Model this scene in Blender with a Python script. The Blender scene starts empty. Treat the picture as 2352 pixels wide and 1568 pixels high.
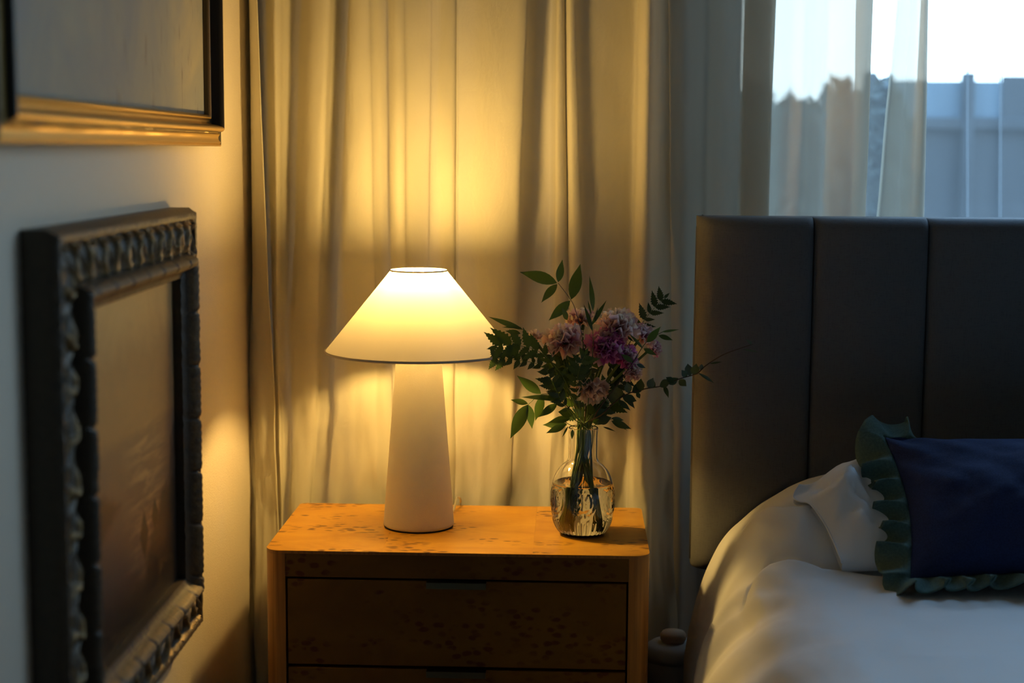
import bpy, bmesh, math, random
from mathutils import Vector, Matrix, noise

R = random.Random(7)
SC = bpy.context.scene
COL = SC.collection

# ------------------------------------------------------------------ camera
FPX = 3700.0                                   # focal length in pixels of the 2352 x 1568 frame
CAM = Vector((0, 0, 1.28))
VPX, VPY, ROLL = 1262.0, 347.0, 0.009          # where the depth direction vanishes, and the small roll
_y = Vector(((VPX - 1176) / FPX, (784 - VPY) / FPX, 1)).normalized()
_u = Vector((math.sin(ROLL), math.cos(ROLL), 0))
_z = (_u - _u.dot(_y) * _y).normalized()
_x = _z.cross(_y)
if _x.x < 0: _x = -_x
RIGHT = Vector((_x.x, _y.x, _z.x)); UP = Vector((_x.y, _y.y, _z.y)); FWD = Vector((_x.z, _y.z, _z.z))
cam_data = bpy.data.cameras.new('camera'); cam = bpy.data.objects.new('camera', cam_data); COL.objects.link(cam)
cam.matrix_world = Matrix(((RIGHT.x, UP.x, -FWD.x, CAM.x), (RIGHT.y, UP.y, -FWD.y, CAM.y), (RIGHT.z, UP.z, -FWD.z, CAM.z), (0, 0, 0, 1)))
cam_data.sensor_width = 36; cam_data.lens = FPX / 2352 * 36
cam_data.clip_start = 0.05; cam_data.clip_end = 200
cam_data.dof.use_dof = True; cam_data.dof.focus_distance = 2.70; cam_data.dof.aperture_fstop = 2.6
SC.camera = cam

def at(px, py, Y=None, X=None, Z=None):
    """world point seen at a pixel of the photograph, at a given distance / side / height"""
    d = RIGHT * ((px - 1176) / FPX) + UP * ((784 - py) / FPX) + FWD
    if Y is not None: t = Y / d.y
    elif X is not None: t = X / d.x
    else: t = (Z - CAM.z) / d.z
    return CAM + d * t

# ------------------------------------------------------------------ world, exposure
w = bpy.data.worlds.new('overcast_sky'); SC.world = w; w.use_nodes = True
wn = w.node_tree.nodes; wl = w.node_tree.links
bg = wn['Background']
tc = wn.new('ShaderNodeTexCoord'); sep = wn.new('ShaderNodeSeparateXYZ'); rmp = wn.new('ShaderNodeValToRGB')
wl.new(tc.outputs['Generated'], sep.inputs[0]); wl.new(sep.outputs['Z'], rmp.inputs[0]); wl.new(rmp.outputs[0], bg.inputs[0])
rmp.color_ramp.elements[0].position = 0.0; rmp.color_ramp.elements[0].color = (0.70, 0.88, 1.0, 1)
rmp.color_ramp.elements[1].position = 0.9; rmp.color_ramp.elements[1].color = (0.30, 0.60, 1.0, 1)
SKY = 8.2
bg.inputs[1].default_value = SKY
SC.view_settings.view_transform = 'Standard'; SC.view_settings.look = 'None'
SC.view_settings.exposure = 0.0; SC.view_settings.gamma = 1.0; SC.view_settings.use_curve_mapping = False
try:
    SC.cycles.use_denoising = True
    SC.cycles.max_bounces = 8; SC.cycles.diffuse_bounces = 3; SC.cycles.transmission_bounces = 8; SC.cycles.adaptive_threshold = 0.05
    SC.cycles.transparent_max_bounces = 12; SC.cycles.sample_clamp_indirect = 6.0
    SC.cycles.caustics_refractive = True; SC.cycles.caustics_reflective = False
except Exception: pass
BULB_COL = (1.0, 0.63, 0.18); BULB = 570.0

# ------------------------------------------------------------------ helpers
def tag(o, label=None, cat=None, group=None, kind=None):
    if label: o['label'] = label
    if cat: o['category'] = cat
    if group: o['group'] = group
    if kind: o['kind'] = kind
    return o

def empty(name, loc=(0, 0, 0), rz=0.0):
    o = bpy.data.objects.new(name, None); COL.objects.link(o); o.location = loc; o.rotation_euler = (0, 0, rz)
    o.empty_display_size = 0.05
    return o

def link(name, me, parent=None, loc=None):
    o = bpy.data.objects.new(name, me); COL.objects.link(o)
    if parent is not None: o.parent = parent
    if loc is not None: o.location = loc
    return o

def mk(name, verts, faces, mat, parent=None, smooth=True, loc=None, angle=None):
    me = bpy.data.meshes.new(name); me.from_pydata([tuple(v) for v in verts], [], faces); me.update()
    if mat is not None: me.materials.append(mat)
    if smooth:
        me.polygons.foreach_set('use_smooth', [True] * len(me.polygons))
        if angle is not None:
            try: me.set_sharp_from_angle(angle=math.radians(angle))
            except Exception: pass
    return link(name, me, parent, loc)

def grid_faces(nu, nv, cu=False, cv=False, off=0):
    fs = []
    for i in range(nu if cu else nu - 1):
        for j in range(nv if cv else nv - 1):
            a = i * nv + j; b = ((i + 1) % nu) * nv + j; c = ((i + 1) % nu) * nv + (j + 1) % nv; d = i * nv + (j + 1) % nv
            fs.append((a + off, b + off, c + off, d + off))
    return fs

def fix_normals(o):
    bm = bmesh.new(); bm.from_mesh(o.data); bmesh.ops.recalc_face_normals(bm, faces=bm.faces); bm.to_mesh(o.data); bm.free(); o.data.update()
    return o

def box(name, lo, hi, mat, parent=None, bev=0.0, seg=2):
    bm = bmesh.new()
    vs = [bm.verts.new((x, y, z)) for x in (lo[0], hi[0]) for y in (lo[1], hi[1]) for z in (lo[2], hi[2])]
    for f in ((0, 1, 3, 2), (4, 6, 7, 5), (0, 4, 5, 1), (2, 3, 7, 6), (0, 2, 6, 4), (1, 5, 7, 3)): bm.faces.new([vs[i] for i in f])
    bmesh.ops.recalc_face_normals(bm, faces=bm.faces)
    if bev: bmesh.ops.bevel(bm, geom=list(bm.edges), offset=bev, segments=seg, affect='EDGES', profile=0.5)
    me = bpy.data.meshes.new(name); bm.to_mesh(me); bm.free()
    me.materials.append(mat)
    if bev:
        me.polygons.foreach_set('use_smooth', [True] * len(me.polygons))
        try: me.set_sharp_from_angle(angle=math.radians(40))
        except Exception: pass
    return link(name, me, parent)

def lathe(name, prof, mat, parent=None, n=64, loc=None, close_ends=True, angle=None, mod=None):
    vs = []; k = len(prof)
    for i in range(n):
        a = 2 * math.pi * i / n
        for j, (r, z) in enumerate(prof):
            rr = r if mod is None else mod(a, j, r, z)
            vs.append((rr * math.cos(a), rr * math.sin(a), z))
    fs = grid_faces(n, k, cu=True)
    if close_ends:
        fs.append([i * k for i in range(n)][::-1]); fs.append([i * k + k - 1 for i in range(n)])
    return fix_normals(mk(name, vs, fs, mat, parent, True, loc, angle))

def spline(pts, per):
    """Catmull-Rom through points (tuples or Vectors of any length)"""
    pts = [list(p) for p in pts]; out = []; n = len(pts)
    for i in range(n - 1):
        p0 = pts[max(i - 1, 0)]; p1 = pts[i]; p2 = pts[i + 1]; p3 = pts[min(i + 2, n - 1)]
        for k in range(per):
            t = k / per
            out.append([0.5 * ((2 * b) + (c - a) * t + (2 * a - 5 * b + 4 * c - d) * t * t + (-a + 3 * b - 3 * c + d) * t ** 3) for a, b, c, d in zip(p0, p1, p2, p3)])
    out.append(pts[-1])
    return out

def tube_data(pts, rad, n=8):
    pts = [Vector(p) for p in pts]; vs = []; m = len(pts)
    up = Vector((0.31, 0.2, 0.93))
    for i, p in enumerate(pts):
        t = (pts[min(i + 1, m - 1)] - pts[max(i - 1, 0)]).normalized()
        a = t.cross(up)
        if a.length < 1e-4: a = t.cross(Vector((1, 0, 0)))
        a.normalize(); b = t.cross(a)
        r = rad[i] if isinstance(rad, (list, tuple)) else rad
        for k in range(n):
            th = 2 * math.pi * k / n
            vs.append(p + a * (r * math.cos(th)) + b * (r * math.sin(th)))
    fs = grid_faces(m, n, cv=True)
    fs.append(list(range(n))[::-1]); fs.append([(m - 1) * n + k for k in range(n)])
    return vs, fs

def tube(name, pts, rad, mat, parent=None, n=8):
    vs, fs = tube_data(pts, rad, n)
    return fix_normals(mk(name, vs, fs, mat, parent))

def fbm(x, y, z, o=4): return noise.fractal(Vector((x, y, z)), 1.0, 2.0, o)
def sstep(a, b, x):
    t = min(1, max(0, (x - a) / (b - a))); return t * t * (3 - 2 * t)
def lerp(a, b, t): return a + (b - a) * t
def interp(tab, x):
    if x <= tab[0][0]: return tab[0][1]
    for (a, b), (c, d) in zip(tab, tab[1:]):
        if x <= c: return b + (d - b) * (x - a) / (c - a)
    return tab[-1][1]

# ------------------------------------------------------------------ materials
class Mat:
    def __init__(s, name):
        s.m = bpy.data.materials.new(name); s.m.use_nodes = True; s.t = s.m.node_tree; s.n = s.t.nodes; s.l = s.t.links
        s.out = s.n['Material Output']; s.p = s.n['Principled BSDF']
    def node(s, t, **kw):
        n = s.n.new(t)
        for k, v in kw.items():
            if k in n.inputs: n.inputs[k].default_value = v
            else: setattr(n, k, v)
        return n
    def coord(s, which='Object', scale=(1, 1, 1), loc=(0, 0, 0), rot=(0, 0, 0)):
        c = s.n.new('ShaderNodeTexCoord'); m = s.n.new('ShaderNodeMapping')
        m.inputs['Scale'].default_value = scale; m.inputs['Location'].default_value = loc; m.inputs['Rotation'].default_value = rot
        s.l.new(c.outputs[which], m.inputs['Vector']); return m.outputs[0]
    def noise(s, vec, scale, detail=4, rough=0.55, dist=0.0):
        n = s.node('ShaderNodeTexNoise'); n.inputs['Scale'].default_value = scale; n.inputs['Detail'].default_value = detail
        n.inputs['Roughness'].default_value = rough; n.inputs['Distortion'].default_value = dist
        s.l.new(vec, n.inputs['Vector']); return n.outputs['Fac']
    def ramp(s, fac, stops, interp='LINEAR'):
        r = s.n.new('ShaderNodeValToRGB'); r.color_ramp.interpolation = interp
        e = r.color_ramp.elements
        while len(e) < len(stops): e.new(0.5)
        for el, (p, c) in zip(e, stops):
            el.position = p; el.color = (*c, 1) if len(c) == 3 else c
        s.l.new(fac, r.inputs[0]); return r.outputs[0]
    def mix(s, fac, a, b, mode='MIX'):
        n = s.n.new('ShaderNodeMix'); n.data_type = 'RGBA'; n.blend_type = mode
        for sock, v in ((n.inputs[0], fac), (n.inputs[6], a), (n.inputs[7], b)):
            if hasattr(v, 'is_output'): s.l.new(v, sock)
            else: sock.default_value = v if isinstance(v, (int, float)) else (*v, 1)
        return n.outputs[2]
    def math(s, op, a, b=0.0, clamp=False):
        n = s.n.new('ShaderNodeMath'); n.operation = op; n.use_clamp = clamp
        for sock, v in ((n.inputs[0], a), (n.inputs[1], b)):
            if hasattr(v, 'is_output'): s.l.new(v, sock)
            else: sock.default_value = v
        return n.outputs[0]
    def bump(s, h, strength=0.3, dist=0.002):
        b = s.n.new('ShaderNodeBump'); b.inputs['Strength'].default_value = strength; b.inputs['Distance'].default_value = dist
        s.l.new(h, b.inputs['Height']); return b.outputs[0]
    def set(s, col=None, rough=None, metal=None, normal=None, **kw):
        for k, v in (('Base Color', col), ('Roughness', rough), ('Metallic', metal), ('Normal', normal)):
            if v is None: continue
            if hasattr(v, 'is_output'): s.l.new(v, s.p.inputs[k])
            else: s.p.inputs[k].default_value = (*v, 1) if isinstance(v, tuple) else v
        for k, v in kw.items():
            k = k.replace('_', ' ')
            if k in s.p.inputs: s.p.inputs[k].default_value = v
        return s
    def surface(s, sh): s.l.new(sh, s.out.inputs['Surface']); return s
    def shader_mix(s, fac, a, b):
        n = s.n.new('ShaderNodeMixShader')
        if hasattr(fac, 'is_output'): s.l.new(fac, n.inputs[0])
        else: n.inputs[0].default_value = fac
        s.l.new(a, n.inputs[1]); s.l.new(b, n.inputs[2]); return n.outputs[0]
    def bsdf(s, t, col=None, rough=None, normal=None):
        n = s.n.new(t)
        if col is not None:
            if hasattr(col, 'is_output'): s.l.new(col, n.inputs['Color'])
            else: n.inputs['Color'].default_value = (*col, 1)
        if rough is not None: n.inputs['Roughness'].default_value = rough
        if normal is not None: s.l.new(normal, n.inputs['Normal'])
        return n.outputs[0]

M = {}
def plain(name, col, rough=0.6, metal=0.0, **kw):
    a = Mat(name); a.set(col, rough, metal, **kw); M[name] = a.m; return a.m

# plaster wall: fine orange peel
a = Mat('plaster'); v = a.coord()
h = a.math('ADD', a.noise(v, 320, 3, 0.6), a.math('MULTIPLY', a.noise(v, 60, 3), 0.6))
sp = a.ramp(a.noise(v, 55, 2, 0.5), [(0.0, (0.66, 0.58, 0.47)), (0.22, (0.69, 0.61, 0.50)), (0.3, (0.71, 0.63, 0.51)), (1, (0.73, 0.65, 0.53))])
a.set(sp, 0.7, normal=a.bump(h, 0.5, 0.0012)); M['plaster'] = a.m
plain('ceiling_paint', (0.42, 0.41, 0.40), 0.8)
plain('wall_paint', (0.22, 0.21, 0.20), 0.8)
a = Mat('floor_wood'); v = a.coord(scale=(1, 9, 1))
a.set(a.ramp(a.noise(v, 4, 6), [(0.3, (0.05, 0.03, 0.018)), (0.7, (0.11, 0.065, 0.035))]), 0.45); M['floor_wood'] = a.m

# cloth of the cream curtain
def cloth(name, col, transl, transp, bump=0.25, weave=700, tcol=None, transp_col=(1, 1, 1), rough_noise=26):
    a = Mat(name); v = a.coord('Object')
    big = a.noise(a.coord('Object', scale=(1, 1, 0.5)), rough_noise, 5, 0.6, 0.6)
    wv = a.node('ShaderNodeTexWave', wave_type='BANDS', bands_direction='DIAGONAL'); wv.inputs['Scale'].default_value = weave; wv.inputs['Distortion'].default_value = 0.6
    a.l.new(v, wv.inputs['Vector'])
    h = a.math('ADD', big, a.math('MULTIPLY', wv.outputs['Fac'], 0.05))
    nrm = a.bump(h, bump, 0.01)
    d = a.bsdf('ShaderNodeBsdfDiffuse', col, normal=nrm); t = a.bsdf('ShaderNodeBsdfTranslucent', tcol or col, normal=nrm)
    sh = a.shader_mix(transl, d, t)
    if transp:
        tr = a.bsdf('ShaderNodeBsdfTransparent', transp_col); sh = a.shader_mix(transp, sh, tr)
    a.surface(sh); M[name] = a.m; return a.m
cloth('curtain_cream', (0.84, 0.78, 0.62), 0.36, 0.0, 0.42, rough_noise=19)
cloth('curtain_gauze', (0.76, 0.73, 0.65), 0.13, 0.24, 0.15, tcol=(0.76, 0.67, 0.55), transp_col=(1.0, 0.94, 0.86))
cloth('curtain_sheer', (0.42, 0.44, 0.46), 0.35, 0.70, 0.05, transp_col=(0.93, 0.97, 1.0))
cloth('bed_sheet', (0.80, 0.80, 0.80), 0.0, 0.0, 0.10, 900, rough_noise=14)
cloth('pillow_case', (0.88, 0.89, 0.91), 0.05, 0.0, 0.12, 900, rough_noise=20)

# grey linen of the headboard
a = Mat('grey_linen'); v = a.coord(scale=(1, 1, 1))
n1 = a.noise(a.coord(scale=(90, 90, 900)), 1.0, 3, 0.6); n2 = a.noise(a.coord(scale=(700, 700, 60)), 1.0, 3, 0.6)
wv = a.math('ADD', n1, n2)
a.set(a.ramp(wv, [(0.6, (0.085, 0.087, 0.094)), (1.4, (0.125, 0.127, 0.134))]), 0.9, normal=a.bump(wv, 0.35, 0.001)); M['grey_linen'] = a.m
plain('dark_void', (0.012, 0.012, 0.013), 0.9)
plain('mattress_cloth', (0.6, 0.6, 0.6), 0.9)

# navy cotton and green ruffle
a = Mat('navy_cotton'); v = a.coord()
a.set(a.ramp(a.noise(v, 500, 2), [(0.35, (0.006, 0.015, 0.066)), (0.7, (0.013, 0.029, 0.115))]), 0.85, normal=a.bump(a.noise(v, 40, 5), 0.25, 0.004)); M['navy_cotton'] = a.m
a = Mat('green_cotton'); v = a.coord()
a.set(a.ramp(a.noise(v, 300, 3), [(0.35, (0.055, 0.105, 0.088)), (0.7, (0.085, 0.15, 0.125))]), 0.85, normal=a.bump(a.noise(v, 120, 4), 0.25, 0.002)); M['green_cotton'] = a.m

# burl veneer with dark eyes in clusters
def burl(name, seed, light=1.0):
    a = Mat(name); v = a.coord('Object', scale=(0.6, 1.15, 1.0), loc=(seed * 3.1, seed * 1.7, seed))
    n = a.noise(v, 9, 5, 0.6, 1.2); n2 = a.noise(a.coord('Object', scale=(1, 2.5, 1), loc=(seed, 0, 0)), 30, 5, 0.65, 1.0)
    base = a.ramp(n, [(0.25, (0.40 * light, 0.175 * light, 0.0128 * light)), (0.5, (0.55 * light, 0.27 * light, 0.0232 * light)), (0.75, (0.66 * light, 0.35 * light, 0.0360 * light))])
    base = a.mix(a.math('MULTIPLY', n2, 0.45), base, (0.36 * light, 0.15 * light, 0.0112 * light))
    vo = a.node('ShaderNodeTexVoronoi'); vo.inputs['Scale'].default_value = 80
    jit = a.noise(v, 60, 2); mm = a.n.new('ShaderNodeVectorMath'); mm.operation = 'ADD'; a.l.new(v, mm.inputs[0])
    sc_ = a.n.new('ShaderNodeVectorMath'); sc_.operation = 'SCALE'; cmb = a.n.new('ShaderNodeCombineXYZ'); a.l.new(jit, cmb.inputs[0]); a.l.new(n2, cmb.inputs[1]); a.l.new(cmb.outputs[0], sc_.inputs[0]); sc_.inputs['Scale'].default_value = 0.012
    a.l.new(sc_.outputs[0], mm.inputs[1]); a.l.new(mm.outputs[0], vo.inputs['Vector'])
    clus = a.ramp(a.noise(v, 11, 3, 0.55), [(0.485, (0, 0, 0)), (0.58, (1, 1, 1))])
    eyes = a.ramp(vo.outputs['Distance'], [(0.28, (1, 1, 1)), (0.46, (0, 0, 0))])
    f = a.math('MULTIPLY', a.math('MULTIPLY', eyes, clus), 0.85)
    colr = a.mix(f, base, (0.07, 0.014, 0.003))
    a.set(colr, 0.42, Specular_IOR_Level=0.35); M[name] = a.m; return a.m
for k in range(3): burl('burl_%d' % k, k * 4.3 + 1)
burl('burl_front_shaded', 9.0, 0.3)  # same veneer, its colour darkened to paint in the shade on the front
a = Mat('straight_wood'); v = a.coord(scale=(160, 160, 3))
g = a.noise(v, 1.0, 4, 0.6)
a.set(a.ramp(g, [(0.3, (0.20, 0.085, 0.020)), (0.7, (0.40, 0.185, 0.045))]), 0.4); M['straight_wood'] = a.m
plain('brass', (0.22, 0.21, 0.14), 0.3, 1.0)
plain('black_felt', (0.01, 0.01, 0.012), 0.9)

# lamp
a = Mat('linen_body'); v = a.coord()
hh = a.math('ADD', a.noise(v, 420, 3, 0.7), a.math('MULTIPLY', a.noise(v, 110, 4), 0.5))
a.set((0.80, 0.74, 0.63), 0.85, normal=a.bump(hh, 0.22, 0.0012)); M['linen_body'] = a.m
a = Mat('shade_cloth'); v = a.coord()
nr = a.bump(a.noise(v, 700, 2), 0.08, 0.0006)
a.surface(a.shader_mix(0.15, a.bsdf('ShaderNodeBsdfDiffuse', (0.84, 0.79, 0.68), normal=nr), a.bsdf('ShaderNodeBsdfTranslucent', (0.92, 0.82, 0.64), normal=nr))); M['shade_cloth'] = a.m
plain('shade_trim', (0.62, 0.55, 0.44), 0.8)
a = Mat('bulb_glow'); e = a.n.new('ShaderNodeEmission'); e.inputs[0].default_value = (*BULB_COL, 1); e.inputs[1].default_value = BULB; a.surface(e.outputs[0]); M['bulb_glow'] = a.m
plain('white_plastic', (0.75, 0.74, 0.7), 0.4)
plain('clear_cord', (0.85, 0.82, 0.72), 0.12, 0.0, Transmission_Weight=0.7, IOR=1.4)

# glass
a = Mat('vase_glass'); a.set((1, 1, 1), 0.0, Transmission_Weight=1.0, IOR=1.47); M['vase_glass'] = a.m
a = Mat('water'); a.set((0.985, 0.99, 0.96), 0.0, Transmission_Weight=1.0, IOR=1.33); M['water'] = a.m
a = Mat('window_glass')
a.surface(a.shader_mix(0.05, a.bsdf('ShaderNodeBsdfTransparent', (0.95, 0.98, 0.99)), a.bsdf('ShaderNodeBsdfGlossy', (1, 1, 1), 0.02))); M['window_glass'] = a.m
plain('window_paint', (0.55, 0.56, 0.58), 0.5)

# leaves and petals
def leaf_mat(name, c, c2, tr=0.35):
    a = Mat(name); v = a.coord()
    oi = a.n.new('ShaderNodeObjectInfo')
    n = a.math('ADD', a.math('MULTIPLY', a.noise(v, 3, 3), 0.7), a.math('MULTIPLY', oi.outputs['Random'], 0.35))
    colr = a.ramp(n, [(0.3, c), (0.75, c2)])
    d = a.bsdf('ShaderNodeBsdfDiffuse', colr); g = a.bsdf('ShaderNodeBsdfGlossy', (0.6, 0.65, 0.6), 0.35)
    t = a.bsdf('ShaderNodeBsdfTranslucent', c2)
    a.surface(a.shader_mix(0.07, a.shader_mix(tr, d, t), g)); M[name] = a.m
leaf_mat('leaf_green', (0.035, 0.075, 0.010), (0.075, 0.14, 0.02))
leaf_mat('leaf_dark', (0.02, 0.045, 0.012), (0.045, 0.085, 0.02), 0.25)
leaf_mat('leaf_pale', (0.05, 0.09, 0.06), (0.09, 0.14, 0.1), 0.2)
plain('stem_green', (0.10, 0.17, 0.035), 0.5)
plain('twig_brown', (0.05, 0.03, 0.018), 0.7)
def petal_mat(name, inner, edge):
    a = Mat(name); c = a.n.new('ShaderNodeTexCoord'); s = a.n.new('ShaderNodeSeparateXYZ'); a.l.new(c.outputs['Object'], s.inputs[0])
    oi = a.n.new('ShaderNodeObjectInfo')
    f = a.math('ADD', s.outputs['Y'], a.math('MULTIPLY', a.math('SUBTRACT', oi.outputs['Random'], 0.5), 0.5))
    colr = a.ramp(f, [(0.25, inner), (0.95, edge)])
    a.surface(a.shader_mix(0.5, a.bsdf('ShaderNodeBsdfDiffuse', colr), a.bsdf('ShaderNodeBsdfTranslucent', colr))); M[name] = a.m
petal_mat('petal_peach', (0.74, 0.40, 0.38), (0.92, 0.80, 0.68))
petal_mat('petal_pink', (0.72, 0.30, 0.44), (0.90, 0.70, 0.68))
petal_mat('petal_magenta', (0.66, 0.07, 0.42), (0.80, 0.30, 0.60))
petal_mat('petal_cream', (0.74, 0.46, 0.38), (0.9, 0.72, 0.6))

# picture frames
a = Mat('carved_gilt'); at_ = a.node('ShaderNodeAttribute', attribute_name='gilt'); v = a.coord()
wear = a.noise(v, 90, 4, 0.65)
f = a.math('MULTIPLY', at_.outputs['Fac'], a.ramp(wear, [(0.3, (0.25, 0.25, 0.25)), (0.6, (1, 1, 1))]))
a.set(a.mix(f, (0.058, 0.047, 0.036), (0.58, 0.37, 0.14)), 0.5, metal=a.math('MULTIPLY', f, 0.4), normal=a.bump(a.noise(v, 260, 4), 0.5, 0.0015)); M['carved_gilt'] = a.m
a = Mat('old_gold'); at_ = a.node('ShaderNodeAttribute', attribute_name='gilt')
a.set(a.mix(at_.outputs['Fac'], (0.012, 0.011, 0.010), (0.62, 0.40, 0.13)), 0.36, metal=a.math('MULTIPLY', at_.outputs['Fac'], 0.85), normal=a.bump(a.noise(a.coord(), 200, 3), 0.12, 0.001)); M['old_gold'] = a.m

# abstract sky painting (upper)
a = Mat('painting_haze'); v = a.coord('Object', scale=(1, 1, 1))
n = a.noise(v, 5.5, 6, 0.6, 0.8); n2 = a.noise(a.coord('Object', loc=(3, 1, 2)), 9, 5, 0.6, 1.0)
c = a.ramp(n, [(0.3, (0.19, 0.21, 0.225)), (0.5, (0.27, 0.265, 0.215)), (0.7, (0.36, 0.32, 0.215))])
c = a.mix(a.math('MULTIPLY', n2, 0.5), c, (0.23, 0.24, 0.26))
st = a.noise(a.coord('Object', scale=(1, 30, 5), loc=(0, 2, 0.7)), 2.2, 4, 0.6)
s_ = a.n.new('ShaderNodeSeparateXYZ'); cc = a.n.new('ShaderNodeTexCoord'); a.l.new(cc.outputs['Object'], s_.inputs[0])
msk = a.math('MULTIPLY', a.ramp(s_.outputs['Y'], [(0.40, (0, 0, 0)), (0.46, (1, 1, 1))]), a.ramp(s_.outputs['Z'], [(0.05, (1, 1, 1)), (0.25, (0, 0, 0))]))
c = a.mix(a.math('MULTIPLY', a.ramp(st, [(0.60, (0, 0, 0)), (0.68, (1, 1, 1))]), msk), c, (0.1, 0.085, 0.065))
a.set(c, 0.6, normal=a.bump(a.noise(a.coord('Object', scale=(1, 3, 1)), 150, 4), 0.3, 0.0008)); M['painting_haze'] = a.m

# ------------------------------------------------------------------ the room
XW = -0.563        # left wall
YB = 3.16          # back wall, inner face
ZC = 2.75
YR, XR = -2.2, 3.4
WX0, WX1, WZ0, WZ1 = 0.33, 2.70, 0.80, 2.68     # window opening
def multi_box(name, boxes, mat):
    vs = []; fs = []
    for lo, hi in boxes:
        o = len(vs)
        vs += [(x, y, z) for x in (lo[0], hi[0]) for y in (lo[1], hi[1]) for z in (lo[2], hi[2])]
        fs += [tuple(o + i for i in f) for f in ((0, 1, 3, 2), (4, 6, 7, 5), (0, 4, 5, 1), (2, 3, 7, 6), (0, 2, 6, 4), (1, 5, 7, 3))]
    return fix_normals(mk(name, vs, fs, mat, smooth=False))
T = 0.16
tag(box('floor', (XW - T, YR - T, -0.1), (XR + T, YB + T, 0), M['floor_wood']), kind='structure')
tag(box('ceiling', (XW - T, YR - T, ZC), (XR + T, YB + T, ZC + 0.1), M['ceiling_paint']), kind='structure')
tag(box('wall_left', (XW - T, YR - T, 0), (XW, YB + T, ZC), M['plaster']), kind='structure')
tag(box('wall_right', (XR, YR - T, 0), (XR + T, YB + T, ZC), M['wall_paint']), kind='structure')
tag(box('wall_rear', (XW, YR - T, 0), (XR, YR, ZC), M['wall_paint']), kind='structure')
tag(multi_box('wall_back', [((XW, YB, 0), (WX0, YB + T, ZC)), ((WX1, YB, 0), (XR, YB + T, ZC)), ((WX0, YB, 0), (WX1, YB + T, WZ0)), ((WX0, YB, WZ1), (WX1, YB + T, ZC))], M['wall_paint']), kind='structure')
tag(box('baseboard_left', (XW, YR, 0), (XW + 0.012, YB, 0.09), M['ceiling_paint'], bev=0.003), kind='structure')

win = empty('window_1', ((WX0 + WX1) / 2, YB + 0.09, WZ0)); tag(win, 'wide window behind the sheer curtain above the headboard', kind='structure')
hw = (WX1 - WX0) / 2; hh_ = WZ1 - WZ0; fw = 0.045
box('window_frame', (-hw, -0.03, 0), (-hw + fw, 0.03, hh_), M['window_paint'], win, 0.004)
box('window_frame', (hw - fw, -0.03, 0), (hw, 0.03, hh_), M['window_paint'], win, 0.004)
box('window_frame', (-hw + fw, -0.03, 0), (hw - fw, 0.03, fw), M['window_paint'], win, 0.004)
box('window_frame', (-hw + fw, -0.03, hh_ - fw), (hw - fw, 0.03, hh_), M['window_paint'], win, 0.004)
mx = at(2330, 200, Y=YB + 0.09).x - (WX0 + WX1) / 2
mx = 0.10
box('mullion', (mx - 0.02, -0.028, fw), (mx + 0.02, 0.028, hh_ - fw), M['window_paint'], win, 0.004)
box('window_sill', (-hw, -0.09, -0.015), (hw, -0.03, 0.012), M['window_paint'], win, 0.004)
box('pane', (-hw + fw, -0.003, fw), (mx - 0.02, 0.003, hh_ - fw), M['window_glass'], win)
box('pane', (mx + 0.02, -0.003, fw), (hw - fw, 0.003, hh_ - fw), M['window_glass'], win)
# daylight portal in the opening (guides sky sampling, gives off no light itself)
pl = bpy.data.lights.new('window_portal', 'AREA'); pl.shape = 'RECTANGLE'; pl.size = WX1 - WX0; pl.size_y = WZ1 - WZ0
try: pl.cycles.is_portal = True
except Exception: pass
po = bpy.data.objects.new('window_portal', pl); COL.objects.link(po); po.location = ((WX0 + WX1) / 2, YB + T + 0.01, (WZ0 + WZ1) / 2); po.rotation_euler = (-math.pi / 2, 0, 0)

# ------------------------------------------------------------------ outside
plain('lawn', (0.025, 0.035, 0.018), 0.9)
gnd = box('ground', (-25, YB + T + 0.05, -0.35), (30, 45, -0.3), M['lawn']); tag(gnd, kind='structure')
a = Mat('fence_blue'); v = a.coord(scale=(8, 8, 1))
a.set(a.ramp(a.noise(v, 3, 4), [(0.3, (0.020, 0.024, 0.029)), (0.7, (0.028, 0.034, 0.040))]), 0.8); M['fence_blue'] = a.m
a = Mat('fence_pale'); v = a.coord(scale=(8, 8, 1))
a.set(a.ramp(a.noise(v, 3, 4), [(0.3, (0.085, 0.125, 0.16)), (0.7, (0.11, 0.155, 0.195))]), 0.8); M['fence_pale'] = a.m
plain('bark', (0.13, 0.06, 0.03), 0.9)
YF = 6.2
ft = at(2250, 186, Y=YF).z; fr_ = at(2250, 292, Y=YF).z
fence = empty('garden_fence', (0, YF, -0.3)); tag(fence, 'blue-grey board fence seen through the sheer curtain', 'fence')
x = 0.4; i = 0
bd = None
while x < 5.2:
    wdt = 0.145
    if bd is None:
        bd = box('fence_board', (0, -0.012, 0), (wdt - 0.001, 0.012, fr_ + 0.3), M['fence_blue'], fence, 0.004, 1); bd.location = (x, 0, 0)
    else:
        c = bd.copy(); COL.objects.link(c); c.parent = fence; c.location = (x, (i % 2) * 0.006, 0)
    x += wdt; i += 1
box('fence_rail', (0.4, -0.045, fr_ + 0.29), (5.2, 0.02, fr_ + 0.335), M['fence_blue'], fence, 0.005, 1)
xs = [0.4, at(1995, 240, Y=YF).x, at(2219, 240, Y=YF).x, at(2450, 240, Y=YF).x, 3.0, 4.1, 5.2]
for k, xx in enumerate(xs):
    box('fence_post', (xx - 0.02, -0.05, 0), (xx + 0.02, 0.02, ft + 0.33), M['fence_blue'], fence, 0.005, 1)
xr = at(2299, 240, Y=YF).x
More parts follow.
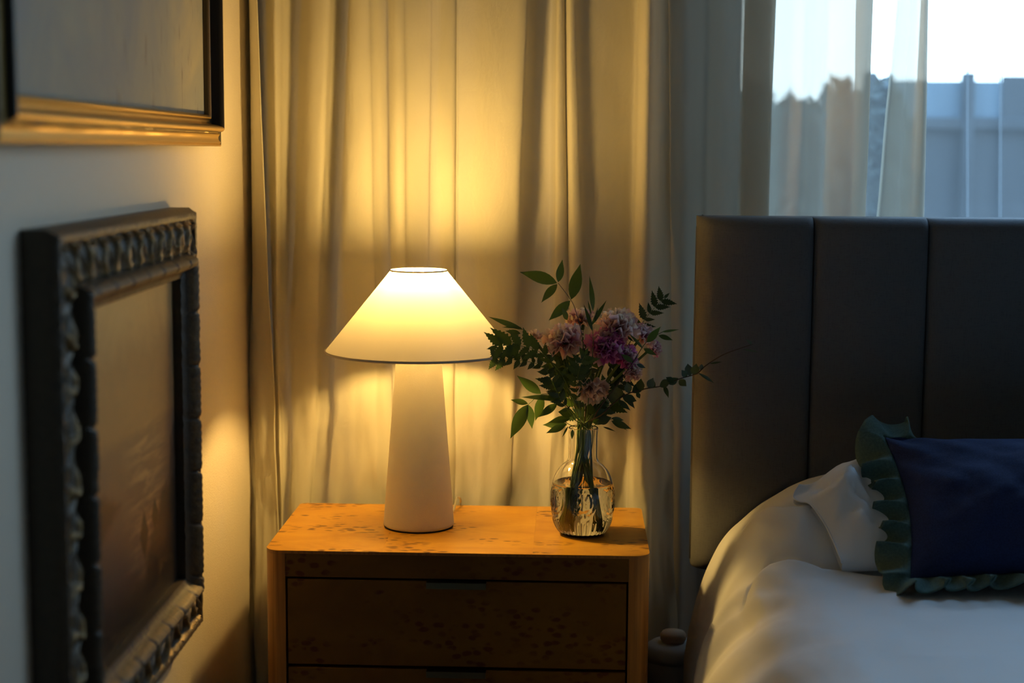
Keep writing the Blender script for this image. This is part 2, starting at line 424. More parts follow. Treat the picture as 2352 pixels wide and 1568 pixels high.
for k in range(len(xs) - 1):      # pale upper boards between the posts, darker from the shed side on
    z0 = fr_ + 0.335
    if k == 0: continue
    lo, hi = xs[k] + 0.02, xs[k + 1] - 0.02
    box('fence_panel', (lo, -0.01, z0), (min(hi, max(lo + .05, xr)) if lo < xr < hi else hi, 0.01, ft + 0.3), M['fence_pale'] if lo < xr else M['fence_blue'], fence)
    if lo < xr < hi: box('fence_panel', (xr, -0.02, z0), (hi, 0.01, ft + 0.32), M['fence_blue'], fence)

def shrub(name, label, px, py, Y, rx, depth, n, seed, mat='leaf_shrub'):
    rr = random.Random(seed); top = at(px, py, Y=Y)
    root = empty(name, (top.x, Y, -0.3)); tag(root, label, 'shrub', 'shrubs in front of the fence')
    H = top.z + 0.3
    tube('trunk', [(0, 0, 0), (0.02, 0.01, H * 0.3), (0, 0, H * 0.6)], [0.03, 0.025, 0.015], M['bark'], root, 6)
    vs = []; fs = []
    for k in range(n):
        d = Vector((rr.gauss(0, 1), rr.gauss(0, 1), rr.gauss(0, 1))).normalized() * (0.55 + 0.45 * rr.random())
        c = Vector((d.x * rx, d.y * depth, H * 0.55 + math.copysign(abs(d.z) ** 0.6, d.z) * H * 0.44))
        c.x *= 1 + 0.15 * noise.noise(d * 3)
        a_ = Vector((rr.gauss(0, 1), rr.gauss(0, 1), rr.gauss(0, 1))).normalized(); b_ = a_.cross(d).normalized()
        o = len(vs); s = 0.038
        vs += [c - a_ * s, c + b_ * s * .45, c + a_ * s, c - b_ * s * .45]; fs.append((o, o + 1, o + 2, o + 3))
    f = mk('foliage', vs, fs, M[mat], root, False); f['kind'] = 'stuff'
plain('leaf_shrub', (0.02, 0.025, 0.018), 0.8)
for lab, px, py, Y, rx, n, sd in (('dim rounded shrub behind the gauze, beside the pale gap between folds', 1932, 163, 5.75, 0.14, 2600, 1),
        ('narrow dim shrub showing in the pale gap between gauze folds', 2030, 160, 5.2, 0.10, 1800, 2),
        ('broad dim shrub behind the left edge of the bright gauze', 1806, 196, 5.2, 0.13, 2600, 3),
        ('low dim shrub behind the middle of the gauze panel', 1868, 212, 4.75, 0.09, 1800, 4),
        ('tall dim shrub behind the darkest gauze folds', 1725, 168, 5.75, 0.14, 2600, 5),
        ('dim shrub next to the window edge behind the gauze', 1655, 178, 5.2, 0.13, 2600, 6)):
    shrub('garden_shrub', lab, px, py, Y, rx, 0.18, int(n * 1.6), sd)
tp = at(1976, 215, Y=4.6)
tr = tube('tree_trunk', [(tp.x, 4.6, -0.3), (tp.x + .004, 4.6, 0.5), (tp.x, 4.6, tp.z)], [0.03, 0.026, 0.02], M['bark'], None, 10)
tag(tr, 'slim brown trunk showing through the gauze fold', 'tree trunk')

# ------------------------------------------------------------------ curtains
ZT = 2.72
def curtain(name, ctrl, botmap, mat, per=6, nz=110, zlo=0.03, wr=0.005, wrlow=0.02, seed=0, ytop=300, ybot=1120, parent=None, flat=0.0, ymid=2.955):
    """ctrl: (pixel column at the upper reference row, distance); botmap: pixel column up -> pixel column low"""
    top = []; bot = []
    for px, Y in ctrl:
        top.append(at(px, ytop, Y=Y)); pb = interp(botmap, px) if not callable(botmap) else botmap(px)
        bot.append(at(pb, ybot, Y=Y))
    zt = sum(p.z for p in top) / len(top); zb = sum(p.z for p in bot) / len(bot)
    cp = spline([(a_.x, b_.x, a_.y) for a_, b_ in zip(top, bot)], per)
    nu = len(cp); vs = []
    for i, (xa, xb, Y) in enumerate(cp):
        for j in range(nz):
            z = zlo + (ZT - zlo) * j / (nz - 1)
            wgt = (zt - z) / (zt - zb); wgt = max(-0.5, min(1.35, wgt))
            X = lerp(xa, xb, wgt)
            low = sstep(1.15, 0.62, z); Yc = Y + (ymid - Y) * flat * sstep(1.25, 0.8, z)
            am = wr + wrlow * low
            dx = am * 0.5 * fbm(X * 7 + seed, Y * 9, z * 2.2, 3)
            dy = am * 1.0 * fbm(X * 9 + 5 + seed, Y * 6, z * 3.4 + 2, 4)
            vs.append((X + dx, Yc + dy, z))
    o = mk(name, vs, grid_faces(nu, nz), M[mat], parent)
    return o, vs, nz

main_ctrl = [(601, 2.90), (592, 2.93), (581, 2.985), (577, 3.08), (580, 3.24), (583, 3.42), (592, 3.38), (612, 3.10), (630, 2.965), (643, 2.975), (652, 3.03), (668, 3.06), (684, 3.04), (694, 2.985),
    (712, 2.94), (735, 2.925), (747, 2.945), (750, 3.0), (757, 3.055), (776, 3.06), (786, 3.02), (789, 2.96), (803, 2.925), (830, 2.915), (853, 2.93), (860, 2.97), (874, 2.995), (891, 2.985),
    (897, 2.945), (912, 2.92), (928, 2.93), (936, 2.965), (960, 2.975), (984, 2.965), (991, 2.935), (1012, 2.915), (1040, 2.92), (1048, 2.945), (1058, 2.93), (1105, 2.905), (1160, 2.895),
    (1194, 2.905), (1204, 2.94), (1207, 3.0), (1225, 3.05), (1260, 3.05), (1272, 2.99), (1277, 2.945), (1286, 2.935), (1296, 2.95), (1301, 2.985), (1305, 2.945), (1314, 2.92), (1328, 2.93), (1342, 2.975),
    (1380, 3.015), (1430, 3.055), (1456, 3.06), (1461, 2.965), (1466, 2.92), (1482, 2.90), (1498, 2.905), (1509, 2.935), (1522, 2.985), (1538, 3.03)]
botmap = [(560, 578), (574, 588), (601, 634), (640, 645), (690, 668), (747, 716), (789, 757), (830, 830), (857, 872), (897, 905), (930, 935), (990, 985), (1048, 1050), (1160, 1120), (1203, 1172), (1272, 1262), (1330, 1352), (1400, 1405), (1458, 1440), (1500, 1492), (1540, 1545)]
main_ctrl = [(p, 2.955 + (y - 2.955) * (0.43 if p < 1203 else 0.34 if p < 1459 else 1.0)) for p, y in main_ctrl]
cur = empty('cream_curtain', (0, 0, 0)); tag(cur, 'cream cotton curtain glowing in lamplight behind the nightstand', 'curtain')
o, cv, cnz = curtain('curtain_cloth', main_ctrl, botmap, 'curtain_cream', parent=cur, seed=3, flat=0.6)
hem = [Vector(v) + Vector((0.0005, -0.0015, 0)) for v in cv[0:cnz]]
tube('hem_edge', hem, 0.0016, M['curtain_cream'], cur, 6)
st2 = []
col = cv[cnz * 12: cnz * 13]
for j in range(8, cnz - 2): st2.append(Vector(col[j]) + Vector((0.0, -0.002, 0)))
gz_ctrl = [(1764, 3.096), (1640, 3.096), (1570, 3.092), (1520, 3.083), (1512, 3.075), (1528, 3.05), (1548, 3.02), (1572, 3.01), (1596, 3.035), (1618, 3.065), (1640, 3.06), (1662, 3.052), (1684, 3.054), (1700, 3.06), (1718, 3.052), (1742, 3.048), (1766, 3.05), (1773, 3.056), (1762, 3.065), (1730, 3.072), (1705, 3.078), (1735, 3.086),
    (1780, 3.08), (1815, 3.03), (1840, 3.015), (1862, 3.03), (1890, 3.04), (1915, 3.01), (1950, 2.985), (1984, 2.98), (1996, 2.995), (1988, 3.025), (1968, 3.05), (1960, 3.06)]
gzmap = [(1512, 1512), (1773, 1742), (1960, 1940), (1996, 1970)]
gz = empty('gauze_curtain', (0, 0, 0)); tag(gz, 'wide pale translucent curtain panel hanging in daylight beside the cream curtain', 'curtain', 'gauze curtain panels')
curtain('curtain_cloth', gz_ctrl, gzmap, 'curtain_gauze', per=6, nz=60, wr=0.005, wrlow=0.004, seed=11, parent=gz)
gz2_ctrl = [(2031, 3.03), (2040, 3.02), (2058, 3.045), (2078, 3.05), (2098, 3.0), (2116, 2.985), (2126, 2.995), (2120, 3.02), (2108, 3.045), (2102, 3.06)]
gz = empty('gauze_curtain', (0, 0, 0)); tag(gz, 'narrow translucent curtain strip between the pale gap and the bare sheer', 'curtain', 'gauze curtain panels')
curtain('curtain_cloth', gz2_ctrl, [(2031, 1952), (2126, 2108)], 'curtain_gauze', per=6, nz=60, wr=0.005, wrlow=0.004, seed=12, parent=gz)
sh_ctrl = [(1650, 3.105), (1720, 3.115), (1800, 3.10), (1890, 3.115), (1980, 3.10), (2070, 3.115), (2140, 3.105), (2200, 3.10), (2219, 3.10), (2226, 3.11), (2219, 3.118), (2226, 3.125), (2262, 3.12), (2296, 3.10), (2302, 3.105), (2294, 3.12), (2330, 3.12), (2400, 3.10),
    (2480, 3.12), (2560, 3.10), (2700, 3.12), (2850, 3.10), (3000, 3.12), (3200, 3.10), (3500, 3.12), (3700, 3.10), (3900, 3.11)]
sh_ctrl = [(p, y + 0.014) for p, y in sh_ctrl]
shr = empty('sheer_curtain', (0, 0, 0)); tag(shr, 'thin sheer net curtain hanging against the bright window', 'curtain')
curtain('curtain_cloth', sh_ctrl, [(1500, 1500), (4000, 4000)], 'curtain_sheer', per=4, nz=40, wr=0.002, wrlow=0.0, seed=21, parent=shr)

# ------------------------------------------------------------------ nightstand
Z0 = 0.638
NW, ND, NR = 0.622, 0.352, 0.026
fc = at(1048, 1270, Z=Z0)
ns = empty('nightstand', (fc.x, fc.y, 0), math.radians(-0.9)); tag(ns, 'burl wood nightstand with drawers holding the lamp and vase', 'nightstand')
# local: x across (centre 0), y from front (0) to back (ND)
def rrect(x0, x1, y0, y1, rf, rb, n=8):
    pts = []
    for cx, cy, r, a0 in ((x1 - rf, y0 + rf, rf, -90), (x1 - rb, y1 - rb, rb, 0), (x0 + rb, y1 - rb, rb, 90), (x0 + rf, y0 + rf, rf, 180)):
        for k in range(n + 1):
            t = math.radians(a0 + 90 * k / n); pts.append((cx + r * math.cos(t), cy + r * math.sin(t)))
    return pts
def prism(name, outline, z0, z1, mat, parent, bev=0.0):
    bm = bmesh.new()
    f = bm.faces.new([bm.verts.new((x, y, z0)) for x, y in outline])
    ext = bmesh.ops.extrude_face_region(bm, geom=[f]); up = [g for g in ext['geom'] if isinstance(g, bmesh.types.BMVert)]
    bmesh.ops.translate(bm, verts=up, vec=(0, 0, z1 - z0)); bmesh.ops.recalc_face_normals(bm, faces=bm.faces)
    if bev:
        ed = [e for e in bm.edges if all(abs(v.co.z - z1) < 1e-6 for v in e.verts)]
        bmesh.ops.bevel(bm, geom=ed, offset=bev, segments=2, affect='EDGES')
    me = bpy.data.meshes.new(name); bm.to_mesh(me); bm.free(); me.materials.append(mat)
    me.polygons.foreach_set('use_smooth', [True] * len(me.polygons))
    try: me.set_sharp_from_angle(angle=math.radians(35))
    except Exception: pass
    return link(name, me, parent)
TT = 0.005
top = prism('tabletop', rrect(-NW / 2, NW / 2, 0, ND, NR, 0.012), Z0 - TT, Z0 - 0.0008, M['straight_wood'], ns)
xs = [-NW / 2, at(875, 1268, Z=Z0).x - fc.x, at(1223, 1271, Z=Z0).x - fc.x, NW / 2]
full = rrect(-NW / 2, NW / 2, 0, ND, NR, 0.012)
def clip(poly, xa, xb):
    def half(pl, inside, xx):
        out = []
        for i, p in enumerate(pl):
            q = pl[(i + 1) % len(pl)]
            if inside(p): out.append(p)
            if inside(p) != inside(q):
                t = (xx - p[0]) / (q[0] - p[0]); out.append((xx, p[1] + t * (q[1] - p[1])))
        return out
    return half(half(poly, lambda p: p[0] >= xa - 1e-9, xa), lambda p: p[0] <= xb + 1e-9, xb)
for k in range(3):
    prism('veneer_sheet', clip(full, xs[k] + (0 if k == 0 else 0.00015), xs[k + 1]), Z0 - 0.0008, Z0, M['burl_%d' % k], top)
PW = 0.034
for s in (-1, 1):     # side panels wrapping round the front corners
    if s < 0: out = [(-NW / 2 + PW, 0.0)] + [(-NW / 2 + NR + NR * math.cos(math.radians(t)), NR + NR * math.sin(math.radians(t))) for t in range(270, 179, -9)] + [(-NW / 2, ND), (-NW / 2 + PW, ND)]
    else: out = [(NW / 2 - PW, ND), (NW / 2, ND)] + [(NW / 2 - NR + NR * math.cos(math.radians(t)), NR + NR * math.sin(math.radians(t))) for t in range(0, -91, -9)] + [(NW / 2 - PW, 0.0)]
    prism('side_panel', out, 0.0, Z0 - TT - 0.0004, M['straight_wood'], ns)
xi = NW / 2 - PW
AP = 0.038
box('apron', (-xi, 0.001, Z0 - TT - AP), (xi, 0.02, Z0 - TT - 0.0004), M['burl_front_shaded'], ns)
DH = 0.142; zt = Z0 - TT - AP - 0.004
for k in range(3):
    z1 = zt - k * (DH + 0.005); z0 = z1 - DH
    dr = box('drawer', (-xi + 0.003, 0.0015, z0), (xi - 0.003, ND - 0.03, z1), M['burl_front_shaded'], ns, 0.0012, 1)
    hx = 0.0005
    hv = [(-0.048, 0.012, 0.0005), (-0.048, -0.0125, 0.0005), (-0.048, -0.0125, -0.0095), (-0.048, -0.0105, -0.0095), (-0.048, -0.0105, -0.0015), (-0.048, 0.012, -0.0015)]
    vs = [(p[0] + hx, p[1], p[2] + z1 - 0.004 + 0.0042) for p in hv] + [(0.048 + hx, p[1], p[2] + z1 - 0.004 + 0.0042) for p in hv]
    fs = [(i, (i + 1) % 6, (i + 1) % 6 + 6, i + 6) for i in range(6)] + [(0, 1, 2, 3, 4, 5), (11, 10, 9, 8, 7, 6)]
    fix_normals(mk('handle', vs, fs, M['brass'], dr, False))
box('back_panel', (-xi, ND - 0.012, 0.05), (xi, ND - 0.004, Z0 - TT - 0.001), M['dark_void'], ns)
box('plinth', (-xi, 0.012, 0.0), (xi, 0.03, zt - 3 * (DH + 0.005)), M['burl_front_shaded'], ns)
box('bottom_panel', (-xi, 0.03, 0.05), (xi, ND - 0.012, 0.062), M['straight_wood'], ns)

# ------------------------------------------------------------------ table lamp
lp = at(962, 1207, Z=Z0)
lamp = empty('table_lamp', (lp.x, lp.y, Z0)); tag(lamp, 'lit table lamp with white cone shade and tapered linen base', 'lamp')
S0, S1 = 0.3035, 0.4405          # shade bottom and top above the nightstand
RB, RT = 0.1585, 0.0475
lathe('foot_pad', [(0.0, 0.0), (0.0585, 0.0), (0.0590, 0.0025), (0.0, 0.0025)], M['black_felt'], lamp, 72, close_ends=False)
pr = [(0.0, 0.0025), (0.0585, 0.0025), (0.0605, 0.0045), (0.0604, 0.008)]
for k in range(1, 25):
    t = k / 24; pr.append((lerp(0.0604, 0.0345, t), lerp(0.008, 0.345, t)))
pr += [(0.033, 0.3475), (0.0, 0.349)]
lathe('lamp_base', pr, M['linen_body'], lamp, 96, close_ends=False, angle=50)
lathe('socket', [(0.0, 0.3475), (0.014, 0.3475), (0.014, 0.375), (0.017, 0.377), (0.017, 0.384), (0.0, 0.384)], M['white_plastic'], lamp, 32, close_ends=False, angle=40)
bz = 0.4155
lathe('bulb', [(0.0, bz - 0.026)] + [(0.026 * math.cos(math.radians(t)), bz + 0.026 * math.sin(math.radians(t))) for t in range(-70, 90, 16)] + [(0.0, bz + 0.026)], M['bulb_glow'], lamp, 20, close_ends=False)
th = 0.0012
lathe('shade', [(RB, S0), (lerp(RB, RT, .25), lerp(S0, S1, .25)), (lerp(RB, RT, .5), lerp(S0, S1, .5)), (lerp(RB, RT, .75), lerp(S0, S1, .75)), (RT, S1)], M['shade_cloth'], lamp, 128, close_ends=False)
def ring(name, r, z, rad, mat):
    vs = []; n, k = 128, 10
    for i in range(n):
        a_ = 2 * math.pi * i / n
        for j in range(k):
            b_ = 2 * math.pi * j / k; q = r + rad[0] * math.cos(b_)
            vs.append((q * math.cos(a_), q * math.sin(a_), z + rad[1] * math.sin(b_)))
    return fix_normals(mk(name, vs, grid_faces(n, k, True, True), mat, lamp))
ring('bottom_trim', RB, S0, (0.0014, 0.0022), M['shade_trim'])
ring('top_trim', RT, S1, (0.0010, 0.0016), M['shade_trim'])
ring('spider_ring', 0.0165, 0.379, (0.0012, 0.0012), M['brass'])
for k in range(3):
    a_ = math.radians(90 + 120 * k)
    tube('spider_arm', [(0.0165 * math.cos(a_), 0.0165 * math.sin(a_), 0.379), (0.042 * math.cos(a_), 0.042 * math.sin(a_), 0.384), (0.0475 * math.cos(a_), 0.0475 * math.sin(a_), S1 - 0.001)], 0.0011, M['brass'], lamp, 6)
L0 = Vector((lp.x, lp.y, Z0))
cp = [Vector((lp.x + 0.03, lp.y + 0.045, Z0 + 0.004)), Vector((lp.x + 0.05, lp.y + 0.08, Z0 + 0.0025)), at(1046, 1156, Y=2.83), at(1050, 1142, Y=2.845), at(1058, 1150, Y=2.862), Vector((at(1056, 1160, Y=2.885).x, 2.886, Z0 - 0.03)), Vector((at(1056, 1160, Y=2.885).x, 2.886, 0.3))]
tube('power_cord', [Vector(p) - L0 for p in spline(cp, 6)], 0.0022, M['clear_cord'], lamp, 8)

# ------------------------------------------------------------------ glass vase with water
vp = at(1337, 1225, Z=Z0); VX, VY = vp.x, vp.y
vase = empty('glass_vase', (VX, VY, Z0)); tag(vase, 'clear cut-glass vase of water holding the bouquet', 'vase')
out_pr = [(0.0, 0.0), (0.030, 0.0), (0.0365, 0.002), (0.0435, 0.010), (0.0492, 0.022), (0.0522, 0.036), (0.0536, 0.052), (0.0536, 0.068), (0.0520, 0.084), (0.0482, 0.098), (0.0425, 0.109), (0.0350, 0.118), (0.0290, 0.1235), (0.0258, 0.128), (0.0248, 0.134), (0.0246, 0.150), (0.0247, 0.168), (0.0252, 0.180), (0.0250, 0.1815)]
osp = [tuple(p) for p in spline(out_pr, 6)]
def emboss(a_, j, r, z):
    if r < 0.02 or z > 0.105: return r
    d = 0.0
    if z < 0.034:            # flutes round the foot
        d += 0.0011 * abs(math.cos(a_ * 16)) * sstep(0.0, 0.006, z) * (1 - sstep(0.024, 0.034, z)) - 0.0004
    k = (a_ / (2 * math.pi) * 6) % 1.0 - 0.5; u = k * 0.054          # six medallions
    for rr_, am in ((0.021, 0.0011), (0.0145, 0.0009)):
        e = math.hypot(u, (z - 0.064) * 0.8) - rr_
        if z < 0.082: d += am * math.exp(-(e / 0.0012) ** 2)
    e = math.hypot(u, (z - 0.064) * 0.8)
    if 0.0155 < e < 0.020 and z < 0.082:
        d += 0.0006 * max(0, math.cos(math.atan2(z - 0.064, u) * 14))
    if e < 0.011: d += 0.0005 * math.cos(math.atan2(z - 0.064, u) * 8) * sstep(0.0, 0.004, e)
    return r + d
inn = [(max(0.0, r - 0.0026), max(z, 0.006)) for r, z in osp]
inn[-1] = (osp[-1][0] - 0.0018, 0.1818)
nO = len(osp)
prof = osp + [(osp[-1][0] - 0.0008, 0.1826)] + inn[::-1]
lathe('vase_body', prof, M['vase_glass'], vase, 192, close_ends=False, mod=lambda a_, j, r, z: emboss(a_, j, r, z) if j < nO else r)
WH = 0.0885
wp = [(max(0.0, r + 0.0001), z) for r, z in inn if z <= WH and r > 0]
wp = [(0.0, wp[0][1])] + wp; rw = wp[-1][0]
wp += [(rw, WH), (rw - 0.001, WH - 0.0004), (0.0, WH - 0.0006)]
lathe('water', wp, M['water'], vase, 96, close_ends=False)

# ------------------------------------------------------------------ bouquet
YV = VY
def leaf_mesh(name, width, nseg=8, fold=0.18, curl=0.12, peak=0.42, serr=0, serr_amp=0.0):
    vs = []; fs = []
    for i in range(nseg + 1):
        t = i / nseg
        if t < peak: w_ = math.sin(t / peak * math.pi / 2) ** 0.8
        else: w_ = math.cos((t - peak) / (1 - peak) * math.pi / 2) ** 1.25
        w_ *= width / 2
        if serr and 0 < i < nseg: w_ *= 1 + serr_amp * (1 if i % 2 else -1)
        z = -curl * t * t
        vs += [(-w_, t, z + fold * w_), (0, t, z), (w_, t, z + fold * w_)]
    for i in range(nseg):
        o = i * 3
        fs += [(o, o + 1, o + 4, o + 3), (o + 1, o + 2, o + 5, o + 4)]
    me = bpy.data.meshes.new(name); me.from_pydata(vs, [], fs); me.update()
    me.polygons.foreach_set('use_smooth', [True] * len(me.polygons))
    return me
def coloured(me, mat):
    c = me.copy(); c.materials.append(M[mat]); return c
L_LANCE = leaf_mesh('lance_leaf', 0.34); L_OVAL = leaf_mesh('oval_leaf', 0.62, peak=0.5, curl=0.06); L_BLADE = leaf_mesh('blade_leaf', 0.15, curl=0.25)
L_PINNA = leaf_mesh('fern_pinna', 0.42, nseg=14, peak=0.28, serr=1, serr_amp=0.20, fold=0.1, curl=0.1)
LEAF = {(k, m): coloured(me, m) for k, me in (('lance', L_LANCE), ('oval', L_OVAL), ('blade', L_BLADE), ('pinna', L_PINNA)) for m in ('leaf_green', 'leaf_dark', 'leaf_pale')}
TOCAM = Vector((0, -1, 0.28)).normalized()
def put_leaf(parent, base, tip, kind='lance', mat='leaf_green', face=0.75, name='leaf', wscale=1.0):
    d = tip - base; L = d.length; yv = d / L
    rnd = Vector((R.gauss(0, 1), R.gauss(0, 1), R.gauss(0, 1))).normalized()
    nrm = (TOCAM * face + rnd * (1 - face)); nrm = (nrm - nrm.dot(yv) * yv).normalized()
    xv = yv.cross(nrm)
    o = link(name, LEAF[(kind, mat)], parent)
    m = Matrix(((xv.x * L * wscale, yv.x * L, nrm.x * L, base.x), (xv.y * L * wscale, yv.y * L, nrm.y * L, base.y), (xv.z * L * wscale, yv.z * L, nrm.z * L, base.z), (0, 0, 0, 1)))
    o.matrix_local = Matrix.Translation(-parent.location) @ m
    return o
def ptube(name, parent, pts, rad, mat, n=6):
    return tube(name, [Vector(p) - parent.location for p in pts], rad, M[mat], parent, n)
_stem_i = [0]
def vase_path(upper):
    """from the bottom of the vase through its neck to the given points"""
    i = _stem_i[0]; _stem_i[0] += 1
    ang = i * 2.4; up = Vector(upper[0])
    dx = up.x - VX
    rn = 0.004 + 0.013 * ((i * 0.618) % 1); neck = Vector((VX + rn * math.cos(ang) * 0.9 + dx * 0.03, VY + rn * math.sin(ang), Z0 + 0.150))
    lip = Vector((VX + (neck.x - VX) * 0.9 + max(-0.014, min(0.014, dx * 0.12)), VY + (neck.y - VY) * 0.9, Z0 + 0.184))
    rb = 0.014 + 0.022 * ((i * 0.37 + 0.3) % 1)
    bot = Vector((VX - math.copysign(1, dx) * rb * abs(math.cos(ang * 1.3)) , VY + rb * math.sin(ang * 1.7) * 0.8, Z0 + 0.012))
    mid = neck.lerp(bot, 0.35); mid.z = Z0 + 0.105
    return [bot, mid, neck, lip] + [Vector(p) for p in upper]
def smooth(pts, per=5): return [Vector(p) for p in spline(pts, per)]

# carnations
def petal_mesh(name, seed, mat, width=0.95):
    rr = random.Random(seed); nr, na = 7, 13; vs = []
    ph = rr.random() * 6.28
    for i in range(nr):
        t = i / (nr - 1)
        for j in range(na):
            s = j / (na - 1) - 0.5
            ang = s * width * (0.5 + 0.9 * t)
            edge = 1 - 0.35 * (2 * abs(s)) ** 2.5
            r = t * edge
            if i == nr - 1: r *= 1 + (0.05 if j % 2 else -0.05) + 0.03 * rr.uniform(-1, 1)
            z = 0.16 * t * t * math.sin(s * 15 + ph) + 0.05 * t * math.sin(s * 31 + ph * 2) + 0.32 * t * t * (0.4 - abs(s)) 
            vs.append((r * math.sin(ang), r * math.cos(ang), z))
    me = bpy.data.meshes.new(name); me.from_pydata(vs, [], grid_faces(nr, na)); me.update()
    me.polygons.foreach_set('use_smooth', [True] * len(me.polygons)); me.materials.append(M[mat]); return me
PET = {m: [petal_mesh('petal', s + 10 * k, m) for s in range(4)] for k, m in enumerate(('petal_peach', 'petal_pink', 'petal_magenta', 'petal_cream'))}
def carnation(label, px, py, Y, rad_px, mat, axis, mat2=None, full=1.0, squash=1.0, seed=0):
    c = at(px, py, Y=Y); rad = rad_px * Y / FPX; rr = random.Random(seed + 50)
    root = empty('carnation', c); tag(root, label, 'flower', 'carnations in the glass vase')
    ax = Vector(axis).normalized(); base = c - ax * rad * 0.55
    calyx = base - ax * rad * 0.55
    pts = smooth(vase_path([lerp_v(Vector((VX, VY, Z0 + 0.23)), calyx, 0.5) - Vector((0, 0, 0.012)), calyx]))
    ptube('stem', root, pts, 0.0022, 'stem_green', 7)
    cx = [calyx + ax * rad * k for k in (0, 0.15, 0.35, 0.6)]
    ptube('calyx', root, cx, [0.0019, rad * 0.16, rad * 0.2, rad * 0.24], 'stem_green', 8)
    q = Vector((0, 0, 1)).rotation_difference(ax).to_matrix()
    rings = [(int(9 * full), 84, 1.0), (int(9 * full), 62, 0.98), (int(8 * full), 42, 0.92), (int(7 * full), 24, 0.85), (5, 9, 0.78)]
    for ri, (n, tilt, ln) in enumerate(rings):
        for k in range(n):
            az = 2 * math.pi * (k + 0.5 * (ri % 2) + rr.uniform(-.2, .2)) / n; tl = math.radians(tilt + rr.uniform(-9, 9))
            d = q @ Vector((math.sin(tl) * math.cos(az), math.sin(tl) * math.sin(az), math.cos(tl)))
            nn = q @ Vector((-math.cos(tl) * math.cos(az), -math.cos(tl) * math.sin(az), math.sin(tl)))
            xv = d.cross(nn); L = rad * ln * rr.uniform(0.9, 1.08) * (1.0 + 0.12 * math.sin(tl)); b = base + d * rad * 0.06
            mt = mat2 if (mat2 and rr.random() < 0.45) else mat
            o = link('petal', PET[mt][rr.randrange(4)], root)
            m = Matrix(((xv.x * L, d.x * L, nn.x * L, b.x), (xv.y * L, d.y * L, nn.y * L, b.y), (xv.z * L, d.z * L, nn.z * L, b.z), (0, 0, 0, 1)))
            o.matrix_local = Matrix.Translation(-root.location) @ m
    return root
def lerp_v(a_, b_, t): return a_ + (b_ - a_) * t
carnation('peach pink carnation facing the lamp, largest bloom of the bouquet', 1290, 772, 2.625, 44, 'petal_peach', (-0.25, -0.55, 0.75), 'petal_pink', seed=1)
carnation('dusky pink carnation half hidden behind the upright leaf sprig', 1334, 722, 2.70, 36, 'petal_peach', (-0.1, -0.1, 1), 'petal_pink', seed=2)
carnation('pale pink carnation topping the bouquet on the headboard side', 1424, 735, 2.64, 48, 'petal_peach', (0.25, -0.35, 0.9), 'petal_pink', seed=3)
carnation('magenta carnation in the middle of the bouquet', 1390, 788, 2.61, 42, 'petal_magenta', (0.0, -0.75, 0.6), 'petal_pink', seed=4)
carnation('mauve carnation just under the magenta bloom', 1442, 812, 2.62, 30, 'petal_pink', (0.35, -0.7, 0.5), 'petal_magenta', 0.8, seed=5)
carnation('pink carnation beside the fern tip near the headboard', 1486, 765, 2.66, 32, 'petal_pink', (0.6, -0.4, 0.65), 'petal_peach', 0.8, seed=6)
carnation('small magenta carnation at the outer side of the bouquet', 1510, 798, 2.67, 21, 'petal_magenta', (0.75, -0.3, 0.3), 'petal_pink', 0.6, seed=7)
carnation('lowest mauve carnation on the headboard side of the bouquet', 1458, 848, 2.62, 27, 'petal_pink', (0.55, -0.6, 0.1), 'petal_peach', 0.7, seed=8)
carnation('small cream carnation bud on the lamp side of the bouquet', 1222, 772, 2.66, 23, 'petal_cream', (-0.5, -0.4, 0.7), 'petal_peach', 0.6, seed=9)
carnation('peach carnation hanging low in front of the stems', 1356, 905, 2.605, 42, 'petal_cream', (0.0, -0.45, -0.85), 'petal_peach', seed=10)

def sprig(name, label, stem_px, Y, leaves, stem_mat='stem_green', rad=0.0012, mat='leaf_green', kind='lance', group='leaf sprigs in the glass vase', Y1=None, wscale=1.0):
    """stem_px: pixels from the neck outwards; leaves: (base px, tip px[, kind, mat])"""
    n = len(stem_px); Y1 = Y if Y1 is None else Y1
    pts = [at(p[0], p[1], Y=lerp(Y, Y1, i / max(1, n - 1))) for i, p in enumerate(stem_px)]
    root = empty(name, pts[0]); tag(root, label, 'leaf sprig', group)
    path = smooth(vase_path(pts), 4)
    ptube('stem', root, path, [max(0.0005, rad * (1 - 0.6 * i / len(path))) for i in range(len(path))], stem_mat, 6)
    for lf in leaves:
        b, t = lf[0], lf[1]; kd = lf[2] if len(lf) > 2 else kind; mt = lf[3] if len(lf) > 3 else mat
        f = min(range(n), key=lambda i: (stem_px[i][0] - b[0]) ** 2 + (stem_px[i][1] - b[1]) ** 2); yy = lerp(Y, Y1, f / max(1, n - 1))
        put_leaf(root, at(b[0], b[1], Y=yy), at(t[0], t[1], Y=yy + R.uniform(-0.018, 0.012)), kd, mt, 0.82, wscale=wscale)
    return root
sprig('leaf_sprig', 'tall nandina sprig rising above the blooms', [(1345, 900), (1338, 780), (1324, 720), (1312, 690), (1282, 650)], 2.60,
      [((1280, 650), (1196, 621)), ((1282, 648), (1292, 597)), ((1280, 652), (1243, 692)), ((1312, 688), (1334, 605)), ((1310, 690), (1260, 737)), ((1303, 735), (1293, 708))], 'twig_brown', 0.0010)
sprig('leaf_sprig', 'narrow blade leaves standing up between the two top carnations', [(1350, 930), (1362, 800), (1360, 745)], 2.60,
      [((1362, 716), (1359, 638), 'blade'), ((1358, 722), (1350, 690), 'blade'), ((1358, 748), (1392, 690), 'blade'), ((1360, 760), (1345, 700), 'blade', 'leaf_dark'), ((1366, 740), (1372, 708), 'blade', 'leaf_dark')])
